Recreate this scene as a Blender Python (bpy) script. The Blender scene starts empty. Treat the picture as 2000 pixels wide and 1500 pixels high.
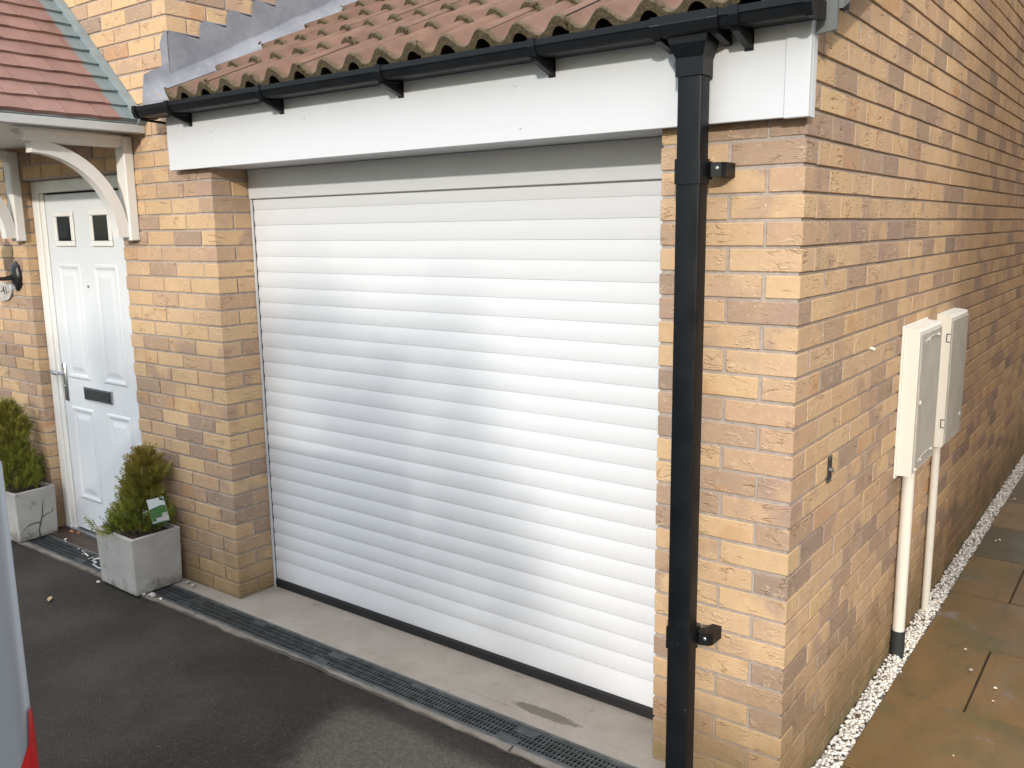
import bpy, bmesh, math, random
from mathutils import Vector, Matrix

sc = bpy.context.scene
COL = sc.collection
R = math.radians
rnd = random.Random(41)

# ------------------------------------------------------------------ camera
CAM = Vector((0.8436, -2.4796, 1.7927))
yaw, pitch, roll = 0.6439514, -0.1744044, -0.01357019
fwd = Vector((-math.sin(yaw) * math.cos(pitch), math.cos(yaw) * math.cos(pitch), math.sin(pitch)))
r0 = Vector((math.cos(yaw), math.sin(yaw), 0)); u0 = r0.cross(fwd)
rt = math.cos(roll) * r0 + math.sin(roll) * u0
up = -math.sin(roll) * r0 + math.cos(roll) * u0
cam_d = bpy.data.cameras.new('camera'); cam = bpy.data.objects.new('camera', cam_d); COL.objects.link(cam)
cam.matrix_world = Matrix(((rt.x, up.x, -fwd.x, CAM.x), (rt.y, up.y, -fwd.y, CAM.y), (rt.z, up.z, -fwd.z, CAM.z), (0, 0, 0, 1)))
cam_d.sensor_width = 36; cam_d.lens = 1722.98 / 2000 * 36
cam_d.clip_start = 0.02; cam_d.clip_end = 3000
sc.camera = cam

# ------------------------------------------------------------------ sky and sun
SUN = Vector((0.433, -0.90, 0.31)).normalized()
world = bpy.data.worlds.new('World'); sc.world = world; world.use_nodes = True
wn = world.node_tree.nodes
sky = wn.new('ShaderNodeTexSky'); sky.sky_type = 'NISHITA'; sky.sun_disc = False
sky.sun_elevation = math.asin(SUN.z); sky.sun_rotation = math.atan2(SUN.x, SUN.y)
sky.dust_density = 0.7; sky.air_density = 1.0
wl = world.node_tree.links
def wnode(t, **k):
    n = wn.new(t)
    for a, b in k.items(): setattr(n, a, b)
    return n
# high, bright broken cloud overhead, clear sky lower down
tc = wnode('ShaderNodeTexCoord'); sep = wnode('ShaderNodeSeparateXYZ'); wl.new(tc.outputs['Generated'], sep.inputs[0])
mr = wnode('ShaderNodeMapRange', interpolation_type='SMOOTHSTEP'); wl.new(sep.outputs[2], mr.inputs[0])
for i_, v_ in ((1, 0.30), (2, 0.70), (3, 0.0), (4, 1.0)): mr.inputs[i_].default_value = v_
nz = wnode('ShaderNodeTexNoise'); nz.inputs['Scale'].default_value = 3.0; nz.inputs['Detail'].default_value = 6; wl.new(tc.outputs['Generated'], nz.inputs['Vector'])
mr2 = wnode('ShaderNodeMapRange'); wl.new(nz.outputs[0], mr2.inputs[0])
for i_, v_ in ((1, 0.30), (2, 0.55), (3, 0.35), (4, 1.0)): mr2.inputs[i_].default_value = v_
mu = wnode('ShaderNodeMath', operation='MULTIPLY'); wl.new(mr.outputs[0], mu.inputs[0]); wl.new(mr2.outputs[0], mu.inputs[1])
mx = wnode('ShaderNodeMix', data_type='RGBA'); wl.new(mu.outputs[0], mx.inputs[0]); wl.new(sky.outputs[0], mx.inputs[6]); mx.inputs[7].default_value = (11.5, 11.7, 12.1, 1)
wl.new(mx.outputs[2], wn['Background'].inputs[0])
wn['Background'].inputs[1].default_value = 0.15
sl = bpy.data.lights.new('sun', 'SUN'); so = bpy.data.objects.new('sun', sl); COL.objects.link(so)
sl.energy = 1.45; sl.angle = R(1.2); sl.color = (1.0, 0.94, 0.85)
so.rotation_euler = SUN.to_track_quat('Z', 'Y').to_euler()
sc.view_settings.view_transform = 'Standard'; sc.view_settings.look = 'None'
sc.view_settings.exposure = 0.90; sc.view_settings.gamma = 1.0

# ------------------------------------------------------------------ node helper
class Mat:
    def __init__(s, name, rough=0.6, spec=0.3, metal=0.0):
        s.m = bpy.data.materials.new(name); s.m.use_nodes = True
        s.t = s.m.node_tree; s.b = s.t.nodes['Principled BSDF']
        s.b.inputs['Roughness'].default_value = rough
        s.b.inputs['Specular IOR Level'].default_value = spec
        s.b.inputs['Metallic'].default_value = metal
        s._tc = None
    def put(s, sock, v):
        if isinstance(v, bpy.types.NodeSocket): s.t.links.new(v, sock)
        elif isinstance(v, (tuple, list)) and len(v) == 3 and sock.type == 'RGBA': sock.default_value = (*v, 1)
        else: sock.default_value = v
    def set(s, **k):
        for n, v in k.items(): s.put(s.b.inputs[n.replace('_', ' ')], v)
        return s
    def co(s):
        if not s._tc: s._tc = s.t.nodes.new('ShaderNodeNewGeometry').outputs['Position']
        return s._tc
    def map(s, scale=(1, 1, 1), rot=(0, 0, 0), v=None):
        n = s.t.nodes.new('ShaderNodeMapping'); s.put(n.inputs[0], v or s.co())
        n.inputs['Scale'].default_value = scale; n.inputs['Rotation'].default_value = rot
        return n.outputs[0]
    def noise(s, scale, detail=3, rough=0.5, v=None, w=None, dist=0.0):
        n = s.t.nodes.new('ShaderNodeTexNoise')
        if w is not None: n.noise_dimensions = '4D'; s.put(n.inputs['W'], w)
        s.put(n.inputs['Vector'], v or s.co())
        n.inputs['Scale'].default_value = scale; n.inputs['Detail'].default_value = detail
        n.inputs['Roughness'].default_value = rough; n.inputs['Distortion'].default_value = dist
        return n.outputs[0]
    def voro(s, scale, feat='F1', out=0, v=None, rand=1.0):
        n = s.t.nodes.new('ShaderNodeTexVoronoi'); n.feature = feat
        s.put(n.inputs['Vector'], v or s.co()); n.inputs['Scale'].default_value = scale
        n.inputs['Randomness'].default_value = rand
        return n.outputs[out]
    def white(s, w):
        n = s.t.nodes.new('ShaderNodeTexWhiteNoise'); n.noise_dimensions = '1D'; s.put(n.inputs['W'], w); return n.outputs['Value']
    def attr(s, name, out='Fac'):
        n = s.t.nodes.new('ShaderNodeAttribute'); n.attribute_name = name; return n.outputs[out]
    def math(s, op, a, b=0.0, c=None, clamp=False):
        n = s.t.nodes.new('ShaderNodeMath'); n.operation = op; n.use_clamp = clamp
        s.put(n.inputs[0], a); s.put(n.inputs[1], b)
        if c is not None: s.put(n.inputs[2], c)
        return n.outputs[0]
    def step(s, v, a, b, lo=0.0, hi=1.0):
        n = s.t.nodes.new('ShaderNodeMapRange'); n.interpolation_type = 'SMOOTHSTEP'
        s.put(n.inputs[0], v)
        if a > b: a, b, lo, hi = b, a, hi, lo
        for i, x in ((1, a), (2, b), (3, lo), (4, hi)): n.inputs[i].default_value = x
        return n.outputs[0]
    def ramp(s, v, stops, interp='LINEAR'):
        n = s.t.nodes.new('ShaderNodeValToRGB'); n.color_ramp.interpolation = interp
        e = n.color_ramp.elements
        while len(e) > 1: e.remove(e[-1])
        e[0].position = stops[0][0]; e[0].color = (*stops[0][1], 1)
        for p, c in stops[1:]:
            x = e.new(p); x.color = (*c, 1)
        s.put(n.inputs[0], v); return n.outputs[0]
    def mix(s, f, a, b, mode='MIX'):
        n = s.t.nodes.new('ShaderNodeMix'); n.data_type = 'RGBA'; n.blend_type = mode
        s.put(n.inputs[0], f); s.put(n.inputs[6], a); s.put(n.inputs[7], b)
        return n.outputs[2]
    def xyz(s, v=None):
        n = s.t.nodes.new('ShaderNodeSeparateXYZ'); s.put(n.inputs[0], v or s.co()); return n.outputs
    def bump(s, h, strength=0.5, dist=0.01, normal=None):
        n = s.t.nodes.new('ShaderNodeBump'); n.inputs['Strength'].default_value = strength
        n.inputs['Distance'].default_value = dist; s.put(n.inputs['Height'], h)
        if normal is not None: s.put(n.inputs['Normal'], normal)
        return n.outputs[0]

def simple(name, col, rough=0.6, spec=0.3, metal=0.0, var=0.10, vscale=6, bump=0.0, bscale=200):
    m = Mat(name, rough, spec, metal)
    n = m.noise(vscale, 4, 0.6)
    lo = tuple(c * (1 - var) for c in col); hi = tuple(min(1, c * (1 + var)) for c in col)
    m.set(Base_Color=m.ramp(n, [(0.3, lo), (0.7, hi)]))
    if bump: m.set(Normal=m.bump(m.noise(bscale, 3, 0.6), bump, 0.003))
    return m.m

# ------------------------------------------------------------------ materials
def brick_mat():
    m = Mat('buff_brick', 0.9, 0.15)
    sd = m.attr('seed'); w = m.math('MULTIPLY', sd, 57.0)
    v = m.white(m.math('MULTIPLY', sd, 913.7)); v2 = m.white(m.math('MULTIPLY', sd, 311.3)); v3 = m.white(m.math('MULTIPLY', sd, 77.9))
    base = m.ramp(v, [(0.0, (0.576, 0.395, 0.219)), (0.20, (0.611, 0.425, 0.241)), (0.38, (0.532, 0.355, 0.203)), (0.54, (0.581, 0.405, 0.248)),
                      (0.66, (0.522, 0.350, 0.215)), (0.74, (0.463, 0.310, 0.203)), (0.82, (0.389, 0.270, 0.189)), (0.90, (0.325, 0.235, 0.175)), (0.95, (0.276, 0.205, 0.161)), (1.0, (0.414, 0.285, 0.203))])
    c0 = m.noise(3.0, 2, 0.5, w=m.math('ADD', w, 40.0))
    base = m.mix(m.step(c0, 0.35, 0.7, 0, 0.35), base, (0.50, 0.335, 0.215))
    big = m.noise(5.5, 2, 0.5, w=w)
    patch = m.math('MULTIPLY', m.step(big, 0.46, 0.66), m.step(v2, 0.30, 0.85))
    c = m.mix(m.math('MULTIPLY', patch, 0.8), base, (0.34, 0.235, 0.19))
    patch2 = m.math('MULTIPLY', m.step(big, 0.45, 0.33), m.step(v3, 0.6, 0.9))
    c = m.mix(m.math('MULTIPLY', patch2, 0.6), c, (0.48, 0.25, 0.12))
    med = m.noise(38, 5, 0.65, w=w)
    c = m.mix(m.step(med, 0.5, 0.75, 0, 0.38), c, (0.47, 0.29, 0.15))
    c = m.mix(m.step(med, 0.5, 0.25, 0, 0.30), c, (0.72, 0.53, 0.34))
    # clay folds and drag creases
    cv = m.map((0.75, 0.75, 2.0), (R(14), R(14), 0))
    cn = m.noise(9, 4, 0.55, v=cv, w=w, dist=0.35)
    ridge = m.math('SUBTRACT', 1.0, m.math('MULTIPLY', m.math('ABSOLUTE', m.math('SUBTRACT', cn, 0.5)), 38.0), clamp=True)
    mask = m.step(m.noise(11, 3, 0.6, w=m.math('ADD', w, 9.0)), 0.50, 0.64)
    crease = m.math('MULTIPLY', ridge, mask)
    c = m.mix(m.math('MULTIPLY', crease, 0.30), c, (0.36, 0.21, 0.115))
    cn2 = m.noise(17, 3, 0.5, v=cv, w=m.math('ADD', w, 4.0), dist=0.6)
    ridge2 = m.math('SUBTRACT', 1.0, m.math('MULTIPLY', m.math('ABSOLUTE', m.math('SUBTRACT', cn2, 0.5)), 26.0), clamp=True)
    ridge2 = m.math('MULTIPLY', ridge2, m.step(m.noise(10, 2, 0.5, w=m.math('ADD', w, 19.0)), 0.54, 0.62))
    c = m.mix(m.math('MULTIPLY', ridge2, 0.35), c, (0.78, 0.60, 0.40))
    spk = m.step(m.noise(150, 2, 0.5, w=w), 0.66, 0.72)
    c = m.mix(m.math('MULTIPLY', spk, 0.55), c, (0.85, 0.70, 0.50))
    pit = m.step(m.noise(95, 2, 0.5, w=m.math('ADD', w, 3.0)), 0.70, 0.75)
    c = m.mix(m.math('MULTIPLY', pit, 0.6), c, (0.16, 0.09, 0.05))
    # rain splash and algae along the wall foot
    z = m.xyz()[2]
    st = m.math('ADD', z, m.math('MULTIPLY', m.math('SUBTRACT', m.noise(4.0, 4, 0.6), 0.5), 0.55))
    c = m.mix(m.step(st, 0.52, 0.0, 0, 0.88), c, (0.235, 0.155, 0.080))
    c = m.mix(m.step(st, 0.10, -0.10, 0, 0.70), c, (0.12, 0.11, 0.05))
    grime = m.step(m.noise(1.3, 5, 0.65), 0.45, 0.7, 0, 0.22)
    c = m.mix(grime, c, (0.33, 0.23, 0.15))
    h = m.math('ADD', m.math('MULTIPLY', med, 0.5), m.math('MULTIPLY', m.noise(160, 4, 0.7, w=w), 0.35))
    h = m.math('SUBTRACT', h, m.math('MULTIPLY', crease, 0.9))
    h = m.math('ADD', h, m.math('MULTIPLY', ridge2, 0.5))
    m.set(Base_Color=c, Normal=m.bump(h, 0.75, 0.006))
    return m.m

def mortar_mat():
    m = Mat('mortar', 0.95, 0.1)
    n = m.noise(60, 5, 0.7)
    c = m.ramp(n, [(0.3, (0.34, 0.285, 0.245)), (0.7, (0.48, 0.415, 0.36))])
    z = m.xyz()[2]
    st = m.math('ADD', z, m.math('MULTIPLY', m.math('SUBTRACT', m.noise(4.0, 4, 0.6), 0.5), 0.55))
    c = m.mix(m.step(st, 0.42, -0.02, 0, 0.8), c, (0.22, 0.15, 0.08))
    m.set(Base_Color=c, Normal=m.bump(m.noise(220, 4, 0.7), 0.7, 0.004))
    return m.m

def tile_mat():
    m = Mat('red_pantile', 0.85, 0.2)
    moss = m.attr('moss')
    c = m.ramp(m.noise(7, 5, 0.6), [(0.25, (0.125, 0.071, 0.050)), (0.5, (0.170, 0.098, 0.069)), (0.75, (0.215, 0.130, 0.094))])
    tv = m.white(m.math('MULTIPLY', m.attr('seed'), 83.0))
    c = m.mix(m.math('MULTIPLY', tv, 0.38), c, (0.13, 0.085, 0.065))
    c = m.mix(m.step(m.noise(140, 3, 0.6), 0.6, 0.75, 0, 0.35), c, (0.17, 0.09, 0.065))
    c = m.mix(m.step(m.noise(33, 4, 0.7), 0.66, 0.72, 0, 0.6), c, (0.30, 0.27, 0.22))
    c = m.mix(m.step(m.noise(18, 5, 0.7), 0.60, 0.72, 0, 0.5), c, (0.19, 0.12, 0.075))
    mf = m.step(m.math('ADD', moss, m.math('MULTIPLY', m.math('SUBTRACT', m.noise(45, 5, 0.7), 0.5), 0.9)), 0.35, 0.72)
    mc = m.ramp(m.noise(90, 5, 0.75), [(0.3, (0.040, 0.031, 0.020)), (0.55, (0.105, 0.083, 0.048)), (0.75, (0.18, 0.15, 0.095))])
    c = m.mix(mf, c, mc)
    h = m.math('ADD', m.noise(180, 4, 0.7), m.math('MULTIPLY', mf, m.noise(110, 5, 0.8)))
    m.set(Base_Color=c, Normal=m.bump(h, 0.6, 0.005))
    return m.m

def asphalt_mat():
    m = Mat('asphalt', 0.8, 0.2)
    o = m.xyz(); x, y = o[0], o[1]
    big = m.noise(2.2, 5, 0.6); fin = m.noise(14, 5, 0.65)
    wob = m.math('ADD', m.math('MULTIPLY', m.math('SUBTRACT', big, 0.5), 0.55), m.math('MULTIPLY', m.math('SUBTRACT', fin, 0.5), 0.14))
    dx = m.math('ADD', m.math('ADD', x, m.math('MULTIPLY', y, 0.12)), m.math('ADD', wob, 1.58))
    dryx = m.step(dx, -0.07, 0.10)
    dy = m.math('SUBTRACT', -0.345, m.math('ADD', y, m.math('MULTIPLY', wob, 0.25)))
    dryy = m.step(dy, -0.04, 0.06)
    dry = m.math('MULTIPLY', dryx, dryy)
    blot = m.step(m.noise(3.4, 5, 0.7), 0.62, 0.70)
    dry = m.math('MULTIPLY', dry, m.math('SUBTRACT', 1.0, m.math('MULTIPLY', blot, 0.7)))
    cell = m.t.nodes.new('ShaderNodeTexVoronoi'); m.put(cell.inputs['Vector'], m.co()); cell.inputs['Scale'].default_value = 125
    ag = m.math('ADD', m.math('MULTIPLY', m.xyz(cell.outputs['Color'])[0], 0.55), m.math('MULTIPLY', m.noise(75, 4, 0.75), 0.45))
    dark = m.ramp(ag, [(0.2, (0.015, 0.0128, 0.0104)), (0.55, (0.021, 0.018, 0.0147)), (0.8, (0.030, 0.026, 0.0215))])
    lite = m.ramp(ag, [(0.2, (0.060, 0.052, 0.043)), (0.55, (0.080, 0.070, 0.058)), (0.8, (0.104, 0.091, 0.076))])
    c = m.mix(dry, dark, lite)
    c = m.mix(m.step(m.noise(90, 2, 0.5), 0.70, 0.76, 0, 0.35), c, (0.30, 0.28, 0.26))
    c = m.mix(m.step(m.noise(0.9, 4, 0.6), 0.4, 0.65, 0, 0.3), c, (0.095, 0.082, 0.068))
    m.set(Base_Color=c, Roughness=m.math('ADD', 0.62, m.math('MULTIPLY', dry, 0.3)),
          Normal=m.bump(m.math('ADD', cell.outputs['Distance'], m.math('MULTIPLY', m.noise(75, 4, 0.75), 0.5)), 0.45, 0.006))
    return m.m

def concrete_mat(name, lo, hi, stain=True, rough=0.9):
    m = Mat(name, rough, 0.2)
    c = m.ramp(m.noise(5, 6, 0.65), [(0.3, lo), (0.7, hi)])
    c = m.mix(m.step(m.noise(120, 4, 0.7), 0.58, 0.75, 0, 0.35), c, tuple(x * 0.55 for x in lo))
    c = m.mix(m.step(m.noise(60, 3, 0.6), 0.62, 0.72, 0, 0.25), c, tuple(min(1, x * 1.5) for x in hi))
    if stain:
        c = m.mix(m.step(m.noise(9, 6, 0.72), 0.62, 0.68, 0, 0.55), c, tuple(x * 0.5 for x in lo))
    m.set(Base_Color=c, Normal=m.bump(m.noise(150, 5, 0.7), 0.35, 0.004))
    return m

def apron_mat():
    m = concrete_mat('apron_concrete', (0.25, 0.217, 0.182), (0.32, 0.285, 0.246), True)
    c = m.b.inputs['Base Color'].links[0].from_socket
    o = m.xyz()
    # two damp marks beside the drain
    fin = m.math('MULTIPLY', m.math('SUBTRACT', m.noise(26, 6, 0.75), 0.5), 0.13)
    ex = m.math('DIVIDE', m.math('ADD', o[0], 0.90), 0.16); ey = m.math('DIVIDE', m.math('SUBTRACT', o[1], 0.018), 0.030)
    d = m.math('SQRT', m.math('ADD', m.math('MULTIPLY', ex, ex), m.math('MULTIPLY', ey, ey)))
    wet = m.step(m.math('ADD', d, m.math('MULTIPLY', fin, 9.0)), 1.0, 0.8)
    c = m.mix(m.math('MULTIPLY', wet, 0.75), c, (0.085, 0.068, 0.05))
    crk = m.step(m.math('ABSOLUTE', m.math('ADD', m.math('ADD', o[1], 0.018), m.math('MULTIPLY', fin, 0.15))), 0.0035, 0.001, 0, 0.35)
    c = m.mix(m.math('MULTIPLY', crk, m.step(m.noise(2.1, 3, 0.6), 0.45, 0.6)), c, (0.10, 0.085, 0.07))
    m.set(Base_Color=c, Roughness=m.math('SUBTRACT', 0.9, m.math('MULTIPLY', wet, 0.6)))
    return m.m

def planter_mat():
    m = concrete_mat('planter_concrete', (0.33, 0.315, 0.29), (0.43, 0.415, 0.385), True)
    c = m.b.inputs['Base Color'].links[0].from_socket
    o = m.xyz()
    st = m.math('ADD', o[2], m.math('MULTIPLY', m.math('SUBTRACT', m.noise(11, 5, 0.7), 0.5), 0.35))
    c = m.mix(m.step(st, 0.07, -0.03, 0, 0.75), c, (0.09, 0.08, 0.06))
    m.set(Base_Color=c)
    return m.m

def paving_mat():
    m = Mat('wet_sandstone', 0.45, 0.16)
    sd = m.attr('seed'); w = m.math('MULTIPLY', sd, 31.0)
    v = m.map((1.0, 0.35, 1.0), (0, 0, R(28)))
    n = m.noise(5.5, 6, 0.6, v=v, w=w, dist=1.2)
    c = m.ramp(n, [(0.25, (0.088, 0.063, 0.026)), (0.42, (0.165, 0.100, 0.037)), (0.58, (0.205, 0.115, 0.041)), (0.75, (0.165, 0.125, 0.064))])
    c = m.mix(m.math('MULTIPLY', m.white(m.math('MULTIPLY', sd, 91.0)), 0.75), c, (0.068, 0.057, 0.027))
    c = m.mix(m.step(m.noise(3.2, 4, 0.6), 0.5, 0.66, 0, 0.45), c, (0.075, 0.085, 0.035))
    salt = m.step(m.noise(3.6, 6, 0.7, w=m.math('ADD', w, 2.0)), 0.59, 0.67)
    c = m.mix(m.math('MULTIPLY', salt, 0.6), c, (0.22, 0.20, 0.185))
    c = m.mix(m.step(m.noise(70, 4, 0.7), 0.6, 0.75, 0, 0.3), c, (0.06, 0.045, 0.025))
    rg = m.math('ADD', m.step(m.noise(2.2, 3, 0.5), 0.35, 0.65, 0.42, 0.62), m.math('MULTIPLY', salt, 0.35))
    m.set(Base_Color=c, Roughness=rg, Normal=m.bump(m.math('ADD', m.noise(6, 4, 0.6), m.math('MULTIPLY', m.noise(60, 4, 0.7), 0.25)), 0.35, 0.012))
    return m.m

def white_mat(name, col, rough, spec=0.45, dirt=0.12, streak=True):
    m = Mat(name, rough, spec)
    n = m.noise(3, 5, 0.6, v=m.map((1, 1, 0.35)))
    c = m.mix(m.step(n, 0.5, 0.8, 0, dirt), col, tuple(x * 0.72 for x in col))
    c = m.mix(m.step(m.noise(45, 4, 0.7), 0.66, 0.8, 0, dirt), c, tuple(x * 0.6 for x in col))
    c = m.mix(m.math('MULTIPLY', m.step(m.noise(7, 4, 0.65, v=m.map((3.2, 3.2, 0.30))), 0.56, 0.72), dirt * 0.45), c, tuple(x * 0.6 for x in col))
    m.set(Base_Color=c, Roughness=m.step(m.noise(8, 4, 0.6), 0.3, 0.7, rough - 0.06, rough + 0.08))
    return m

def shutter_mat():
    m = white_mat('shutter_white', (0.63, 0.64, 0.655), 0.60, 0.25, 0.06)
    m.set(Normal=m.bump(m.noise(26, 3, 0.5, v=m.map((0.6, 1, 30))), 0.06, 0.003))
    return m.m

def lead_mat():
    m = Mat('lead_sheet', 0.55, 0.4)
    n = m.noise(6, 5, 0.65)
    c = m.ramp(n, [(0.3, (0.16, 0.165, 0.185)), (0.7, (0.25, 0.255, 0.275))])
    c = m.mix(m.step(m.noise(14, 5, 0.7), 0.6, 0.72, 0, 0.45), c, (0.36, 0.36, 0.37))
    m.set(Base_Color=c, Normal=m.bump(m.math('ADD', m.noise(5, 3, 0.5), m.math('MULTIPLY', m.noise(40, 3, 0.6), 0.1)), 0.5, 0.02))
    return m.m

def gutter_mat(name='black_plastic', col=(0.005, 0.006, 0.0075), rough=0.38):
    m = Mat(name, rough, 0.28)
    c = m.mix(m.step(m.noise(9, 5, 0.7), 0.5, 0.8, 0, 0.5), col, (0.014, 0.015, 0.016))
    c = m.mix(m.step(m.noise(110, 3, 0.6, v=m.map((0.35, 1, 1))), 0.745, 0.78, 0, 0.7), c, (0.35, 0.35, 0.34))
    m.set(Base_Color=c, Roughness=m.step(m.noise(7, 4, 0.6), 0.3, 0.7, rough - 0.05, rough + 0.14),
          Normal=m.bump(m.noise(14, 3, 0.5), 0.10, 0.004))
    return m.m

def canopy_mat():
    m = Mat('grp_tile', 0.6, 0.3)
    sd = m.attr('seed')
    c = m.ramp(m.noise(8, 5, 0.6), [(0.3, (0.185, 0.105, 0.086)), (0.7, (0.25, 0.150, 0.127))])
    c = m.mix(m.math('MULTIPLY', m.white(m.math('MULTIPLY', sd, 57.0)), 0.25), c, (0.36, 0.21, 0.18))
    y = m.xyz()[1]
    c = m.mix(m.step(m.math('ADD', y, m.math('MULTIPLY', m.noise(20, 2, 0.5), 0.004)), -0.128, -0.12), c, (0.165, 0.205, 0.21))
    c = m.mix(m.step(m.noise(120, 3, 0.6), 0.62, 0.75, 0, 0.3), c, (0.17, 0.11, 0.095))
    m.set(Base_Color=c)
    return m.m

def foliage_mat():
    m = Mat('thuja_foliage', 0.65, 0.25)
    sd = m.attr('seed'); tip = m.attr('moss')
    v = m.white(m.math('MULTIPLY', sd, 77.0))
    c = m.ramp(v, [(0.0, (0.06, 0.085, 0.012)), (0.4, (0.15, 0.185, 0.025)), (0.75, (0.24, 0.26, 0.035)), (1.0, (0.30, 0.26, 0.05))])
    c = m.mix(tip, c, (0.34, 0.21, 0.06))
    m.set(Base_Color=c)
    m.set(Subsurface_Weight=0.0)
    return m.m

def pebble_mat():
    m = Mat('white_pebble', 0.7, 0.3)
    v = m.white(m.math('MULTIPLY', m.attr('seed'), 51.0))
    c = m.ramp(v, [(0.0, (0.55, 0.51, 0.44)), (0.3, (0.74, 0.70, 0.63)), (0.7, (0.84, 0.81, 0.75)), (0.92, (0.76, 0.66, 0.52)), (1.0, (0.42, 0.38, 0.33))])
    c = m.mix(m.step(m.noise(160, 3, 0.6), 0.5, 0.75, 0, 0.4), c, (0.42, 0.38, 0.32))
    m.set(Base_Color=c)
    return m.m

BRICK = brick_mat(); MORTAR = mortar_mat(); TILE = tile_mat(); ASPH = asphalt_mat(); APRON = apron_mat()
KERB = concrete_mat('kerb_concrete', (0.125, 0.109, 0.090), (0.22, 0.195, 0.166)).m
POT = planter_mat(); PAVE = paving_mat()
UPVC = white_mat('white_upvc', (0.585, 0.595, 0.61), 0.34, 0.45, 0.08).m
PAINTW = white_mat('white_painted_timber', (0.74, 0.72, 0.68), 0.5, 0.35, 0.22).m
EAVB = white_mat('eaves_shaded_white', (0.44, 0.435, 0.42), 0.55, 0.3, 0.2).m  # greyed white: shade below the canopy tiles is put into the colour
DOORW = white_mat('door_skin', (0.68, 0.70, 0.72), 0.45, 0.4, 0.06).m
FRAMEW = white_mat('frame_white', (0.78, 0.77, 0.735), 0.4, 0.4, 0.25).m
SHUT = shutter_mat(); LEAD = lead_mat(); GUT = gutter_mat(); RUB = simple('black_rubber', (0.016, 0.015, 0.016), 0.7, 0.3)
VERGE = simple('verge_grey', (0.15, 0.165, 0.16), 0.6, 0.3, var=0.2); CAN = canopy_mat()
CANG = simple('canopy_grey', (0.21, 0.25, 0.255), 0.55, 0.3, var=0.12, vscale=12)
CREAM = white_mat('cream_plastic', (0.71, 0.68, 0.60), 0.5, 0.35, 0.15).m
MDOOR = simple('greyer_cream', (0.43, 0.405, 0.355), 0.6, 0.3, var=0.12, vscale=9)  # greyer, darker cream than the meter box bodies
DPIPE = simple('dark_pipe', (0.03, 0.033, 0.036), 0.6, 0.3)
CHROME = simple('brushed_chrome', (0.55, 0.56, 0.58), 0.28, 0.5, 1.0, var=0.08)
STEEL = simple('galvanised_steel', (0.42, 0.43, 0.44), 0.42, 0.5, 0.9, var=0.2, vscale=40)
DARKM = simple('dark_metal', (0.06, 0.062, 0.065), 0.45, 0.4, 0.4, var=0.3, vscale=30)
GRATE = simple('drain_plastic', (0.042, 0.045, 0.046), 0.5, 0.4, var=0.45, vscale=22)
VOID = simple('dark_void', (0.008, 0.007, 0.006), 0.95, 0.05)
LIPM = simple('drain_edge', (0.075, 0.08, 0.08), 0.6, 0.3, var=0.45, vscale=18)
SOIL = simple('potting_soil', (0.05, 0.038, 0.028), 0.95, 0.1, var=0.5, vscale=60, bump=1.0, bscale=80)
LEAF = foliage_mat(); PEB = pebble_mat(); BARK = simple('bark', (0.11, 0.065, 0.035), 0.9, 0.1, var=0.3, vscale=60)
STEP = simple('quarry_tile', (0.055, 0.036, 0.028), 0.6, 0.4, var=0.35, vscale=25)
LANT = simple('cast_black', (0.012, 0.012, 0.013), 0.38, 0.5, bump=0.2, bscale=60)
STAIN = simple('hairline_crack', (0.085, 0.09, 0.095), 0.9, 0.1, var=0.3, vscale=30)
GLASS = Mat('dark_glass', 0.08, 0.10).set(Base_Color=(0.015, 0.02, 0.022)).m
SEALM = simple('door_gasket', (0.03, 0.028, 0.03), 0.7, 0.2)
GBED = simple('gravel_bed', (0.42, 0.39, 0.34), 0.95, 0.1, var=0.5, vscale=90)
EARTH = simple('earth_ground', (0.10, 0.10, 0.075), 0.95, 0.1, var=0.4, vscale=2)

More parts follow.
